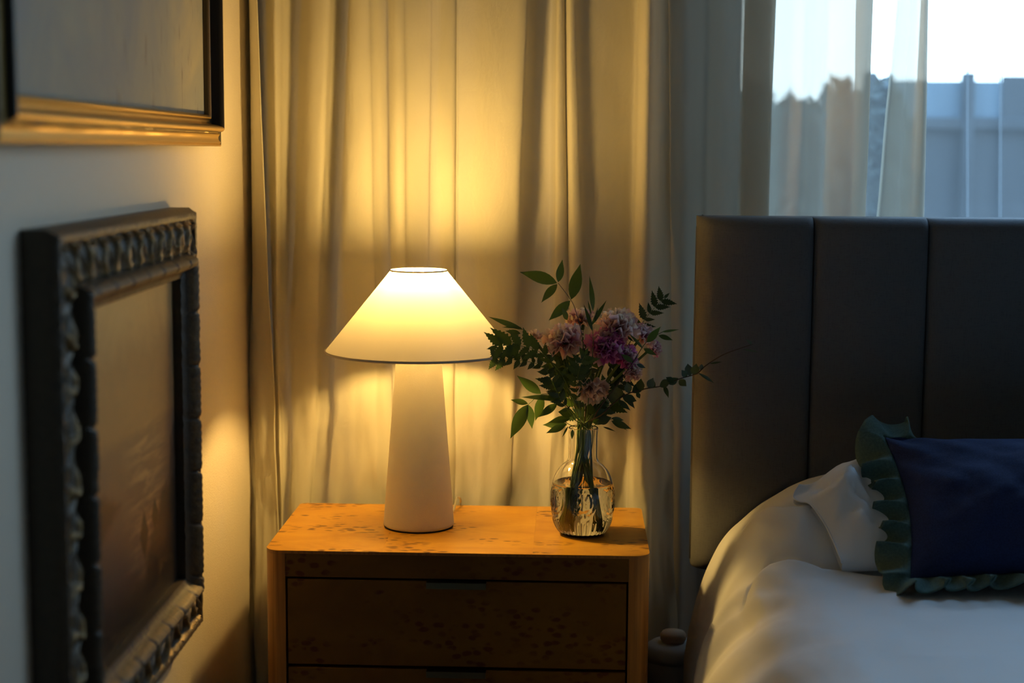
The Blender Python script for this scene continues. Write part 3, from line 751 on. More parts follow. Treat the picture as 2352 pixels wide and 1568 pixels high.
sprig('leaf_sprig', 'thin leaves reaching out over the edge of the lampshade', [(1320, 930), (1270, 840), (1202, 757)], 2.63,
      [((1202, 757), (1122, 726), 'blade'), ((1198, 752), (1152, 748), 'blade'), ((1196, 766), (1160, 758), 'lance'), ((1240, 800), (1205, 775), 'lance', 'leaf_dark')])
sprig('leaf_sprig', 'nandina sprig drooping on the lamp side of the vase neck', [(1325, 960), (1285, 915), (1245, 905), (1214, 928)], 2.615,
      [((1243, 904), (1188, 864)), ((1213, 927), (1173, 917)), ((1213, 928), (1169, 1008)), ((1214, 929), (1224, 986)), ((1246, 907), (1230, 968)), ((1280, 927), (1237, 957)), ((1286, 915), (1200, 908), 'blade'), ((1290, 905), (1255, 918), 'oval')])
sprig('leaf_sprig', 'low leaves spreading over the vase rim towards the lamp', [(1322, 980), (1303, 972), (1298, 965)], 2.625,
      [((1303, 975), (1245, 974)), ((1300, 975), (1255, 994)), ((1310, 960), (1260, 968)), ((1305, 978), (1291, 1005), 'blade', 'leaf_dark'), ((1315, 985), (1314, 1009), 'lance', 'leaf_dark'), ((1320, 950), (1282, 945), 'oval')])
sprig('leaf_sprig', 'low leaves spreading over the vase rim towards the headboard', [(1352, 985), (1380, 968), (1406, 962)], 2.625,
      [((1404, 960), (1434, 965)), ((1404, 966), (1450, 985)), ((1408, 970), (1438, 984), 'blade'), ((1385, 980), (1413, 988), 'blade', 'leaf_dark'), ((1372, 970), (1404, 958), 'oval', 'leaf_dark'), ((1366, 960), (1398, 940), 'oval', 'leaf_dark')])
sprig('leaf_sprig', 'twig with pointed leaves over the mauve carnations', [(1375, 940), (1420, 880), (1455, 830), (1485, 785), (1522, 762)], 2.59,
      [((1520, 762), (1556, 757), 'blade'), ((1512, 770), (1546, 780), 'lance'), ((1478, 800), (1508, 815), 'lance'), ((1476, 800), (1452, 768), 'blade'), ((1486, 786), (1516, 752), 'lance'), ((1455, 832), (1425, 812), 'lance'), ((1462, 836), (1484, 845), 'lance', 'leaf_dark')], 'twig_brown', 0.0012)
br = [(1378, 955), (1410, 925), (1440, 905), (1480, 893), (1520, 886), (1560, 870), (1600, 858), (1620, 840), (1660, 815), (1700, 800), (1730, 790)]
bl = [((1445, 903), (1440, 878)), ((1452, 902), (1478, 880)), ((1470, 897), (1472, 870)), ((1490, 892), (1500, 868), 'oval', 'leaf_pale'), ((1505, 890), (1488, 872)), ((1515, 888), (1540, 872)), ((1525, 885), (1536, 912), 'lance'), ((1535, 882), (1558, 868)), ((1560, 872), (1576, 886)), ((1548, 878), (1530, 866)),
      ((1578, 866), (1566, 850)), ((1584, 864), (1580, 834), 'oval', 'leaf_pale'), ((1592, 860), (1600, 836)), ((1604, 856), (1645, 880), 'blade'), ((1610, 850), (1612, 836), 'oval', 'leaf_pale'), ((1630, 835), (1660, 830), 'blade'), ((1728, 791), (1714, 779), 'lance', 'leaf_pale'), ((1706, 802), (1742, 806), 'blade', 'leaf_pale'),
      ((1430, 912), (1462, 920)), ((1436, 908), (1458, 938), 'lance'), ((1420, 918), (1448, 942), 'lance'), ((1415, 922), (1400, 900)), ((1424, 916), (1412, 888)), ((1462, 900), (1470, 915)), ((1480, 894), (1462, 888))]
sprig('leaf_branch', 'long twig of small rounded leaves reaching across the headboard', br, 2.61, bl, 'twig_brown', 0.0014, 'leaf_dark', 'oval', Y1=2.56)
for k, (lab, pts, nleaf) in enumerate((('dark leafy sprig filling the middle of the bouquet', [(1340, 960), (1345, 900), (1350, 840), (1365, 800)], 16), ('dark leafy sprig under the magenta carnation', [(1355, 960), (1385, 900), (1410, 850), (1425, 835)], 16),
        ('dark leafy sprig at the lamp side of the stems', [(1330, 960), (1305, 900), (1285, 850), (1270, 815)], 16), ('short dark sprig right above the vase rim', [(1350, 975), (1385, 940), (1412, 925)], 12))):
    lv = []
    for i in range(nleaf):
        t = (i + 0.5) / nleaf * (len(pts) - 1); j = int(t); f = t - j; b = (lerp(pts[j][0], pts[j + 1][0], f), lerp(pts[j][1], pts[j + 1][1], f))
        s = 1 if i % 2 else -1; L = R.uniform(24, 44); an = math.radians(-90 + s * R.uniform(25, 80)) + math.atan2(pts[-1][1] - pts[0][1], pts[-1][0] - pts[0][0]) + math.pi / 2
        lv.append((b, (b[0] + L * math.cos(an), b[1] + L * math.sin(an)), R.choice(('oval', 'lance', 'pinna')), R.choice(('leaf_dark', 'leaf_green'))))
    sprig('leaf_sprig', lab, pts, 2.635 + 0.02 * k, lv, 'stem_green', 0.0012, wscale=1.15)

def fern(label, stem_px, Y, Y1, n, lmax, start=0.15, mat='leaf_dark', ang=58, wscale=1.0, jit=15):
    m = len(stem_px); pts = [at(p[0], p[1], Y=lerp(Y, Y1, i / (m - 1))) for i, p in enumerate(stem_px)]
    root = empty('fern_frond', pts[0]); tag(root, label, 'fern', 'fern fronds in the glass vase')
    path = smooth(vase_path(pts), 4)
    ptube('stem', root, path, [max(0.0004, 0.0012 * (1 - 0.75 * i / len(path))) for i in range(len(path))], 'stem_green', 6)
    up = smooth(pts, 10); lens = [0]
    for a_, b_ in zip(up, up[1:]): lens.append(lens[-1] + (b_ - a_).length)
    tot = lens[-1]; side = TOCAM
    for i in range(n):
        t = start + (1 - start) * (i + 0.3) / n; s = t * tot; k = max(j for j in range(len(lens)) if lens[j] <= s + 1e-9); k = min(k, len(up) - 2)
        p = up[k].lerp(up[k + 1], (s - lens[k]) / max(1e-9, lens[k + 1] - lens[k])); d = (up[k + 1] - up[k]).normalized(); sd = d.cross(side).normalized()
        L = lmax * Y / FPX * (0.25 + 0.75 * math.sin(math.pi * min(1, 0.25 + 0.78 * (1 - (t - start) / (1 - start)) ** 0.9 * 0.9)))
        for sg in (-1, 1):
            an = math.radians(ang + R.uniform(-jit, jit)); dd = d * math.cos(an) + sd * (sg * math.sin(an)) + side * R.uniform(-0.2, 0.2)
            put_leaf(root, p, p + dd.normalized() * L * R.uniform(0.65, 1.2), 'pinna', mat, 0.8, 'pinna', wscale)
    put_leaf(root, up[-2], up[-1] + (up[-1] - up[-2]).normalized() * lmax * 0.4 * Y / FPX, 'pinna', mat, 0.85, 'pinna')
fern('leathery fern frond spread in front of the lampshade edge', [(1325, 940), (1290, 860), (1240, 808), (1180, 792), (1140, 797)], 2.61, 2.60, 9, 58, 0.3, 'leaf_green', 46, 1.0)
fern('lower fern frond of small leaflets pointing at the lamp', [(1322, 950), (1290, 880), (1240, 838), (1180, 826), (1130, 822)], 2.63, 2.62, 9, 32, 0.4, 'leaf_dark', 55, 1.25)
fern('fern tip standing up beside the headboard', [(1360, 940), (1410, 850), (1450, 780), (1490, 722), (1528, 682)], 2.69, 2.70, 9, 36, 0.45, 'leaf_dark', 50, 0.95, 5)
fern('short fern frond in the thick of the bouquet', [(1335, 960), (1325, 900), (1330, 850), (1345, 812)], 2.60, 2.575, 9, 40, 0.2, 'leaf_green')
fern('fern frond drooping over the lamp side of the stems', [(1322, 965), (1290, 920), (1270, 880), (1256, 850)], 2.605, 2.60, 9, 36, 0.2, 'leaf_dark')
fern('fern frond leaning towards the headboard under the mauve blooms', [(1352, 965), (1385, 920), (1420, 885), (1445, 868)], 2.64, 2.645, 9, 34, 0.2, 'leaf_dark')
fern('fern frond behind the peach carnation', [(1330, 950), (1310, 880), (1300, 830), (1298, 800)], 2.66, 2.67, 9, 40, 0.2, 'leaf_green')

# ------------------------------------------------------------------ bed
YH = 2.79; HT = 0.085
hx0 = at(1604, 800, Y=YH).x; zh1 = at(1800, 499, Y=YH + 0.02).z; zh0 = at(1600, 1318, Y=YH).z
PWD = at(1868, 700, Y=YH).x - hx0
bed = empty('upholstered_bed', (hx0, YH, 0)); tag(bed, 'bed with dark grey channelled linen headboard', 'bed')
def channel(x0, x1, left_round):
    nx, nz_ = 26, 40; vs = []; W_ = x1 - x0; H_ = zh1 - zh0
    rx = 0.022 if left_round else 0.012; rz = 0.024
    for i in range(nx):
        u = i / (nx - 1); uu = 0.5 - 0.5 * math.cos(math.pi * u)
        for j in range(nz_):
            vv = 0.5 - 0.5 * math.cos(math.pi * j / (nz_ - 1))
            X = x0 + W_ * uu; Zz = zh0 + H_ * vv
            dl = (X - x0); dr_ = (x1 - X); dt = (zh1 - Zz); db = Zz - zh0
            def rnd(d, r): return 0 if d >= r else r - math.sqrt(max(0, r * r - (r - d) ** 2))
            dep = rnd(dl, rx) + rnd(dr_, 0.012) + rnd(dt, rz) + rnd(db, 0.03)
            if left_round: dep += 0.018 * math.exp(-dl / 0.03)
            bulge = 0.006 * math.sin(math.pi * uu)
            vs.append((X, min(dep, HT) - bulge, Zz))
    fs = grid_faces(nx, nz_)
    n0 = len(vs)
    vs += [(v[0], HT, v[2]) for v in vs]            # back side
    fs += [tuple(n0 + k for k in reversed(f)) for f in grid_faces(nx, nz_)]
    rim = [i * nz_ for i in range(nx)] + [(nx - 1) * nz_ + j for j in range(1, nz_)] + [i * nz_ + nz_ - 1 for i in range(nx - 2, -1, -1)] + [j for j in range(nz_ - 2, 0, -1)]
    fs += [(rim[k], rim[(k + 1) % len(rim)], rim[(k + 1) % len(rim)] + n0, rim[k] + n0) for k in range(len(rim))]
    return fix_normals(mk('headboard_panel', vs, fs, M['grey_linen'], bed, True, None, 50))
for k in range(8): channel(k * PWD, (k + 1) * PWD - 0.0005, k == 0)
BW = 8 * PWD
tube('piping', [(0.001, HT - 0.01, zh0 + 0.01), (0.0005, HT - 0.01, (zh0 + zh1) / 2), (0.002, HT - 0.01, zh1 - 0.02), (0.012, HT - 0.01, zh1 + 0.0005)], 0.0035, M['grey_linen'], bed, 8)
box('headboard_post', (0.06, 0.03, 0), (0.14, HT, zh0 + 0.02), M['dark_void'], bed, 0.004)
box('headboard_post', (BW - 0.14, 0.03, 0), (BW - 0.06, HT, zh0 + 0.02), M['dark_void'], bed, 0.004)
box('bed_base', (0.10, -2.05, 0.12), (BW - 0.06, -0.02, 0.32), M['dark_void'], bed, 0.01)
box('mattress', (0.17, -2.03, 0.32), (BW - 0.10, -0.03, 0.50), M['mattress_cloth'], bed, 0.05, 4)

# cover: a rounded mound at the head, flatter towards the foot
head = [at(px, py, Y=2.64) for px, py in ((1586, 1568), (1600, 1490), (1624, 1400), (1646, 1335), (1680, 1262), (1722, 1208), (1782, 1153), (1850, 1116), (1920, 1094), (1990, 1077), (2110, 1062), (2300, 1058))]
HP = [(p.x, p.z) for p in head]
def head_prof(s):   # s along the profile points 0..n-1
    s = max(0, min(len(HP) - 1.0001, s)); i = int(s); f = s - i; return (lerp(HP[i][0], HP[i + 1][0], f), lerp(HP[i][1], HP[i + 1][1], f))
HPs = spline(HP, 8)
def head_at(t):
    k = t * (len(HPs) - 1); i = min(int(k), len(HPs) - 2); f = k - i; return lerp(HPs[i][0], HPs[i + 1][0], f), lerp(HPs[i][1], HPs[i + 1][1], f)
ZM = 0.612        # mattress-level top of the cover near the foot
XS = HP[0][0]
def foot_at(t):
    # rounded edge profile at the foot side, same parameter
    th_ = min(1, t / 0.72) * math.pi / 2
    x_ = XS - 0.02 + 0.20 * (1 - math.cos(th_) ** 1.15) if t < 0.72 else XS + 0.18 + (t - 0.72) / 0.28 * 0.58
    z_ = HP[0][1] - 0.03 + (ZM - HP[0][1] + 0.03) * math.sin(th_) ** 0.9
    return x_, z_
def cover_base(t, Y):
    hx, hz = head_at(t); fx, fz = foot_at(t)
    m = sstep(2.63, 2.43, Y)
    Z = lerp(hz, fz, m) - 0.03 * sstep(2.66, 2.77, Y) * sstep(0.1, 0.6, t)
    return lerp(hx, fx, m), Z
def hit(px, py):
    """where the line of sight through a pixel meets the smooth cover: (t, Y)"""
    for k in range(140):
        Y = 1.9 + 0.86 * k / 139; p = at(px, py, Y=Y)
        lo = None
        for q in range(60):
            t = q / 59; X, Z = cover_base(t, Y)
            if X >= p.x: lo = (t, Z); break
        if lo and p.z <= lo[1]: return lo[0], Y
    return None
def crease_tab(px_list):
    tab = sorted(h for h in (hit(*p) for p in px_list) if h)
    return tab
crease = crease_tab([(1712, 1405), (1722, 1375), (1738, 1345), (1762, 1315), (1800, 1302), (1850, 1304), (1920, 1312), (2000, 1320)])
crease2 = crease_tab([(1704, 1222), (1726, 1200), (1752, 1182), (1790, 1174), (1830, 1172)])
def cover_pt(t, Y):
    X, Z = cover_base(t, Y)
    e = interp(crease, t) - Y + 0.004 * fbm(X * 8, 3, 1, 2)          # folded edge of the top cover
    Z += (0.024 - 0.014 * sstep(0.5, 0.75, t)) * sstep(-0.002, 0.016, e) * sstep(crease[0][0] - 0.03, crease[0][0] + 0.05, t) * (1 - 0.8 * sstep(0.02, 0.14, e))
    gm = sstep(crease[0][0] - 0.03, crease[0][0] + 0.05, t) * (1 - 0.7 * sstep(0.75, 0.9, t))
    Z -= 0.016 * gm * math.exp(-((e + 0.008) / 0.008) ** 2)
    e2 = interp(crease2, t) - Y
    Z -= 0.010 * math.exp(-((e2 + 0.006) / 0.007) ** 2) * sstep(crease2[0][0] - 0.03, crease2[0][0] + 0.03, t) * (1 - sstep(crease2[-1][0], crease2[-1][0] + 0.08, t))
    Z += 0.014 * sstep(-0.002, 0.013, e2) * (1 - sstep(0.015, 0.09, e2)) * sstep(crease2[0][0] - 0.03, crease2[0][0] + 0.03, t) * (1 - sstep(crease2[-1][0], crease2[-1][0] + 0.08, t))
    sd = 1 - sstep(0.40, 0.66, t)      # soft wrinkles running down the side
    wv_ = math.sin(Y * 42 + 3.0 * fbm(X * 3, Y * 2, 0, 2) + 11 * t)
    X -= 0.006 * sd * wv_ * sstep(2.70, 2.45, Y) * sstep(0.0, 0.2, t)
    Z += 0.003 * fbm(X * 9, Y * 7, 4, 4) + 0.004 * fbm(X * 4 + 7, Y * 3, 1, 2)
    Z += 0.004 * sd * math.sin(Y * 95 + X * 70) * sstep(2.3, 2.45, Y) * sstep(2.62, 2.5, Y)
    return X, Y, Z
nt, ny = 150, 440
vs = []
for i in range(nt):
    for j in range(ny):
        Y = 0.75 + (2.775 - 0.75) * (j / (ny - 1)) ** 0.45
        if i < 10:          # the part hanging to just above the floor
            x_, y_, z_ = cover_pt(0, Y); f = i / 10; vs.append((x_ - 0.012 * (1 - f) + 0.01 * math.sin(Y * 30) * (1 - f), y_, lerp(0.10, z_, f)))
        elif i < nt - 14: vs.append(cover_pt((i - 10) / (nt - 25), Y))
        else:               # the far side, out of the picture
            x_, y_, z_ = cover_pt(1, Y); f = (i - (nt - 14) + 1) / 14; ff = f * math.pi / 2
            vs.append((lerp(x_, hx0 + BW - 0.02, min(1, f * 1.6)), y_, z_ - (0.42 * max(0, f - 0.62) / 0.38)))
cv_ = mk('bed_cover', vs, grid_faces(nt, ny), M['bed_sheet'])
tag(cv_, 'smooth white cover over the bed with a curved folded crease', 'bedding')

# white pillow, its open end towards the nightstand
def on_cover(px, py, up=0.004):
    h = hit(px, py); p = at(px, py, Y=h[1]) if h else at(px, py, Y=2.6)
    return p + Vector((0, 0, up))
def cover_z(X, Y):
    for q in range(1, 60):
        t0, t1 = (q - 1) / 59, q / 59; a1 = cover_base(t1, Y)
        if a1[0] >= X:
            a0 = cover_base(t0, Y); return lerp(a0[1], a1[1], min(1, max(0, (X - a0[0]) / max(1e-6, a1[0] - a0[0])))) + 0.006
    return cover_base(1, Y)[1] + 0.006
pc = []
for px, py, Y in ((1836, 1120, 2.60), (1822, 1152, 2.59), (1834, 1184, 2.575), (1862, 1204, 2.56), (1900, 1240, 2.52), (1934, 1300, 2.465)):
    p = at(px, py, Y=Y); p.z = max(p.z, cover_z(p.x, Y) + 0.006); pc.append(p)
hemp = spline([(p.x, p.y, p.z) for p in pc], 8)
nv = len(hemp); nu = 46
def pil(u, v, side):
    """u 0 at the open hem .. 1 at the far end, v 0 back .. 1 front"""
    k = v * (nv - 1); i = min(int(k), nv - 2); f = k - i; hx_, hy_, hz_ = (lerp(hemp[i][c], hemp[i + 1][c], f) for c in range(3))
    X = hx_ + u * 0.46; Yy = lerp(hy_, lerp(2.635, 2.47, v), sstep(0, 0.34, u))
    cz = cover_z(X, Yy)
    base = lerp(hz_, cz + 0.006, sstep(0, 0.12, u))
    puff = 0.040 * sstep(0.0, 0.15, u) * math.sin(math.pi * (v ** 2.2 * 0.94 + 0.03)) ** 0.8 * (1 - 0.75 * sstep(0.38, 0.6, u))
    wr_ = (0.030 * fbm(X * 19 + 2, Yy * 19, 7, 3) + 0.024 * (0.5 - abs(fbm(X * 16 + Yy * 9, Yy * 12, 2, 2)))) * sstep(0.0, 0.06, u) * (1 - sstep(0.5, 0.9, u)) * 1.25 * (0.15 + 0.85 * math.sin(math.pi * v ** 1.8))
    lim = 0.634 + (Yy - 2.41) * 0.97 - 0.02 + 0.3 * (1 - sstep(0.46, 0.512, X))
    if side > 0: return (X, Yy, min(base + 0.006 + puff + wr_, lim))
    return (X, Yy, min(base - 0.003, cz + 0.003, lim - 0.01))
vs = [pil(i / (nu - 1), j / (nv - 1), 1) for i in range(nu) for j in range(nv)]
n0 = len(vs); vs += [pil(i / (nu - 1), j / (nv - 1), -1) for i in range(nu) for j in range(nv)]
fs = grid_faces(nu, nv) + [tuple(n0 + k for k in reversed(f)) for f in grid_faces(nu, nv)]
rim = [i * nv for i in range(nu)]; fs += [(rim[k], rim[k + 1], rim[k + 1] + n0, rim[k] + n0) for k in range(nu - 1)]
rim = [i * nv + nv - 1 for i in range(nu)]; fs += [(rim[k + 1], rim[k], rim[k] + n0, rim[k + 1] + n0) for k in range(nu - 1)]
rim = [(nu - 1) * nv + j for j in range(nv)]; fs += [(rim[k + 1], rim[k], rim[k] + n0, rim[k + 1] + n0) for k in range(nv - 1)]
po_ = fix_normals(mk('white_pillow', vs, fs, M['pillow_case']))
tag(po_, 'rumpled white pillow with open pillowcase end, half under the navy cushion', 'pillow')
hm = [Vector(vs[j]) for j in range(nv)]
tube('pillowcase_hem', hm, 0.0016, M['pillow_case'], po_, 6)

# navy cushion with green ruffle
bl_ = at(2090, 1330, Y=2.41); tl_ = at(2032, 1006, Y=2.60)
vdir = tl_ - bl_; CH = vdir.length; vy = vdir.normalized(); ux = Vector((1, 0, 0)); ux = (ux - ux.dot(vy) * vy).normalized(); nz_v = ux.cross(vy).normalized()
if nz_v.y > 0: nz_v = -nz_v
CW = 0.50
cush = empty('ruffled_cushion', bl_); tag(cush, 'navy blue cushion with green ruffled edge leaning on the bed', 'cushion')
def outline(p):      # p 0..4 round the seam, returns u, v in 0..1 with pinched corners
    s = int(p) % 4; f = p - int(p); e = 0.035 * math.sin(math.pi * f)
    return [(f, e * CW / CH * .55), (1 - e, f), (1 - f, 1 - e * CW / CH * .5), (e, 1 - f)][s]
def seam(p):
    u, v = outline(p); return Vector(ux * (u * CW) + vy * (v * CH))
n_ = 60
def cush_pt(i, j, sgn):
    u = 0.5 - 0.5 * math.cos(math.pi * i / n_); v = 0.5 - 0.5 * math.cos(math.pi * j / n_)
    eu0 = 0.035 * math.sin(math.pi * v); ev0 = 0.035 * CW / CH * .55 * math.sin(math.pi * u)
    uu = lerp(eu0, 1 - eu0, u); vv = lerp(ev0, 1 - ev0 * .9, v)
    prof_ = (max(0, math.sin(math.pi * u)) ** 0.55) * (max(0, math.sin(math.pi * v)) ** 0.55)
    th_ = (0.068 if sgn > 0 else 0.03) * prof_
    ed = min(u, 1 - u, v, 1 - v)
    th_ += 0.006 * fbm(u * 9 + sgn, v * 6, 2, 3) * sstep(0, 0.15, ed) + 0.004 * math.sin((u * 1.0 + v * 0.6) * 46 * (1 if u < .5 else -1)) * math.exp(-((u * 5) ** 2 + ((1 - v) * 4) ** 2))
    return Vector(ux * (uu * CW) + vy * (vv * CH) + nz_v * (sgn * th_))
vs = [cush_pt(i, j, 1) for i in range(n_ + 1) for j in range(n_ + 1)]; n0 = len(vs); vs += [cush_pt(i, j, -1) for i in range(n_ + 1) for j in range(n_ + 1)]
fs = grid_faces(n_ + 1, n_ + 1) + [tuple(n0 + k for k in reversed(f)) for f in grid_faces(n_ + 1, n_ + 1)]
me_o = mk('cushion_body', vs, fs, M['navy_cotton'], cush)
bm = bmesh.new(); bm.from_mesh(me_o.data); bmesh.ops.remove_doubles(bm, verts=bm.verts, dist=1e-5); bmesh.ops.recalc_face_normals(bm, faces=bm.faces); bm.to_mesh(me_o.data); bm.free()
NP, NQ = 900, 9; vs = []; cen = Vector(ux * (CW / 2) + vy * (CH / 2))
per_ = 2 * (CW + CH); ph = 0.0; phs = []
for i in range(NP):
    p = 4 * i / NP; ph += (CW if int(p) % 2 == 0 else CH) * 4 / NP * (1 + 0.45 * fbm(i * 0.02, 1, 0, 2)); phs.append(ph)
for i in range(NP):
    p = 4 * i / NP; c0 = seam(p); c1 = seam((p + 0.01) % 4); tg = (c1 - c0).normalized(); on = tg.cross(nz_v).normalized()
    if on.dot(c0 - cen) < 0: on = -on
    f = p - int(p); cd = min(f, 1 - f) * (CW if int(p) % 2 == 0 else CH)
    if cd < 0.03:   # corners fan out
        dg = (c0 - cen); k = 1 if f > 0.5 else -1
        nxt = seam(((int(p) + (1 if f > .5 else -1)) % 4) + (0.1 if f > .5 else 0.9)); 
        cdir = (ux * (1 if (int(p) % 4, f > .5) in ((0, True), (1, False), (1, True), (2, False)) else -1) + vy * (1 if (int(p) % 4, f > .5) in ((1, True), (2, False), (2, True), (3, False)) else -1)).normalized()
        on = (on * (0.5 + 0.5 * cd / 0.03) + cdir * (0.5 - 0.5 * cd / 0.03)).normalized()
    sd_ = int(p) % 4
    if sd_ == 0: on = (on * 0.72 + nz_v * 0.62).normalized()                       # lies forward on the cover
    if sd_ == 2: on = lerp_v(on, (on * 0.25 - nz_v * 0.95).normalized(), sstep(0.02, 0.09, min(cd, (1 - f) * CW))).normalized()   # falls back behind the top
    q = phs[i] / 0.041 * 2 * math.pi; am = 0.85 + 0.6 * noise.noise(Vector((i * 0.03, 4, 2)))
    for j in range(NQ):
        t = j / (NQ - 1); wd = 0.049 * (1 + 0.10 * math.sin(q * 0.5 + 1))
        zz = 0.022 * am * t ** 0.75 * math.sin(q + 0.9 * t) - (0.012 if sd_ else 0.0) * t * t + (0.006 * t if sd_ == 0 else 0)
        sh_ = 0.013 * am * t * math.cos(q + 0.5)
        vs.append(c0 + on * (t * wd) + nz_v * (zz + 0.001) + tg * sh_)
ruf = mk('ruffle', vs, grid_faces(NP, NQ, cu=True), M['green_cotton'], cush)
so = ruf.modifiers.new('thickness', 'SOLIDIFY'); so.thickness = 0.0018; so.offset = 0

# canister between nightstand and bed
cp_ = at(1546, 1478, Y=2.86)
can = empty('lidded_canister', (cp_.x, 2.86, 0)); tag(can, 'slim white canister with round knob between nightstand and bed', 'canister')
plain('matte_white', (0.5, 0.49, 0.47), 0.6); plain('pale_wood', (0.62, 0.45, 0.30), 0.6)
zc_ = cp_.z
lathe('canister_body', [(0.0, 0.0), (0.05, 0.0), (0.052, 0.004), (0.052, zc_ - 0.03), (0.051, zc_ - 0.026), (0.0, zc_ - 0.026)], M['matte_white'], can, 48, close_ends=False, angle=40)
lathe('lid', [(0.0, zc_ - 0.026), (0.053, zc_ - 0.026), (0.054, zc_ - 0.016), (0.050, zc_ - 0.004), (0.040, zc_ + 0.003), (0.0, zc_ + 0.006)], M['matte_white'], can, 48, close_ends=False)
lathe('knob', [(0.0, zc_ + 0.004), (0.020, zc_ + 0.004), (0.0235, zc_ + 0.010), (0.0235, zc_ + 0.018), (0.020, zc_ + 0.023), (0.0, zc_ + 0.025)], M['pale_wood'], can, 36, close_ends=False)

# ------------------------------------------------------------------ pictures on the left wall
def frame(name, y0, y1, z0, z1, prof, mat, parent, gilt, seg=160, carve=None):
    """inner opening y0..y1, z0..z1; prof: (distance out from the opening, distance from the wall); four mitred rails"""
    k = len(prof); W_ = max(p[0] for p in prof)
    for side in range(4):
        vs = []; gl = []
        L = (y1 - y0) if side in (0, 2) else (z1 - z0)
        for i in range(seg + 1):
            t = i / seg
            for j, (w_, d) in enumerate(prof):
                s = lerp(-w_, L + w_, t)           # mitre
                g = gilt(j, w_)
                if carve:
                    dd, g2 = carve(s, w_, j, side); d = d + dd; g = g2 if g2 is not None else g
                X = XW + d
                if side == 0: vs.append((X, y0 + s, z1 + w_))
                elif side == 2: vs.append((X, y0 + s, z0 - w_))
                elif side == 1: vs.append((X, y1 + w_, z0 + s))
                else: vs.append((X, y0 - w_, z0 + s))
                gl.append(g)
        o = mk('frame_rail', [Vector(v) - parent.location for v in vs], grid_faces(seg + 1, k), mat, parent, True, None, 45)
        fix_normals(o)
        at_l = o.data.attributes.new('gilt', 'FLOAT', 'POINT'); at_l.data.foreach_set('value', gl)

# lower picture: heavy carved frame
BY0, BY1 = 1.80, at(421, 900, X=XW + 0.037).y
BZ1 = at(420, 638, X=XW + 0.037).z; BZ0 = at(424, 1333, X=XW + 0.037).z
p1 = empty('carved_frame_painting', (XW, (BY0 + BY1) / 2, BZ0)); tag(p1, 'seascape painting in heavy carved dark gilt frame', 'picture')
RW = 0.098
prof = [(0.0, 0.018), (0.0, 0.036), (0.006, 0.038), (0.010, 0.042), (0.013, 0.049), (0.017, 0.0555), (0.022, 0.058), (0.027, 0.0555), (0.031, 0.048), (0.0325, 0.040)]
nb = 26
for k in range(nb): prof.append((0.034 + 0.047 * k / (nb - 1), 0.036 + 0.003 * math.sin(math.pi * k / (nb - 1))))
prof += [(0.0825, 0.040), (0.086, 0.0415), (0.091, 0.040), (0.094, 0.034), (RW, 0.028), (RW, 0.0)]
def carve(s, w_, j, side):
    if 0.034 <= w_ <= 0.081 and 10 <= j < 10 + nb:
        v_ = (w_ - 0.034) / 0.047; q = s / 0.055 + 0.16 * noise.noise(Vector((s * 14, v_ * 2, side * 5.0)))
        sl = 0.42 * (v_ - 0.5) if side in (0, 2) else 0.42 * (v_ - 0.5)
        ph_ = (q + sl + 0.16 * math.sin(2 * math.pi * v_)) % 1.0
        e = abs(ph_ - 0.5); rib = math.exp(-(e / 0.085) ** 2)
        ph2 = (q + sl * 1.6 + 0.36) % 1.0; rib2 = 0.5 * math.exp(-((abs(ph2 - 0.5)) / 0.06) ** 2) * sstep(0.95, 0.55, v_) * sstep(0.05, 0.3, v_)
        arch = math.exp(-((v_ - 0.93 + 0.05 * math.cos(2 * math.pi * q)) / 0.05) ** 2) * (0.55 + 0.45 * math.cos(2 * math.pi * (q + 0.2)))
        bulb = math.exp(-((v_ - 0.12) / 0.13) ** 2) * (0.5 + 0.5 * math.cos(2 * math.pi * (q + sl - 0.5)))
        hgt = min(1.0, max(rib, rib2, arch, bulb * 0.9)); hgt *= 0.85 + 0.25 * noise.noise(Vector((s * 60, w_ * 80, 2)))
        return 0.010 * hgt - 0.003, hgt
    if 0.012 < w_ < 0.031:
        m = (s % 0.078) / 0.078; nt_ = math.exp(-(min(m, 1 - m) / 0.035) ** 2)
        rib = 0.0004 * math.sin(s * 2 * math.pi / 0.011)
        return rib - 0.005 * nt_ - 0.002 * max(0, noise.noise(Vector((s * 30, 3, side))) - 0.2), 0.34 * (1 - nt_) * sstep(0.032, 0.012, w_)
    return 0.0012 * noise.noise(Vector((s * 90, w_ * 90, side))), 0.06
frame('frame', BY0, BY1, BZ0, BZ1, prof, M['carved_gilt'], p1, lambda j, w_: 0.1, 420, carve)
# its canvas: dusk over water, painted (a flat picture)
a = Mat('painting_sea'); c0 = a.n.new('ShaderNodeTexCoord'); sp_ = a.n.new('ShaderNodeSeparateXYZ'); a.l.new(c0.outputs['Object'], sp_.inputs[0])
PWY, PWZ = BY1 - BY0, BZ1 - BZ0
U = a.math('DIVIDE', sp_.outputs['Y'], PWY); V = a.math('DIVIDE', sp_.outputs['Z'], PWZ)
va = a.coord('Object'); cl = a.noise(va, 7, 6, 0.6, 1.0); strk = a.noise(a.coord('Object', scale=(1, 3, 22), rot=(0.3, 0, 0)), 3.0, 5, 0.6, 0.6)
Vn = a.math('ADD', V, a.math('MULTIPLY', a.math('SUBTRACT', cl, 0.5), 0.35))
sky = a.ramp(Vn, [(0.45, (0.30, 0.155, 0.065)), (0.62, (0.40, 0.215, 0.085)), (0.78, (0.33, 0.19, 0.085)), (0.98, (0.50, 0.32, 0.13))])
sea = a.ramp(V, [(0.0, (0.035, 0.020, 0.015)), (0.2, (0.12, 0.075, 0.055)), (0.45, (0.24, 0.135, 0.075)), (0.6, (0.27, 0.15, 0.08))])
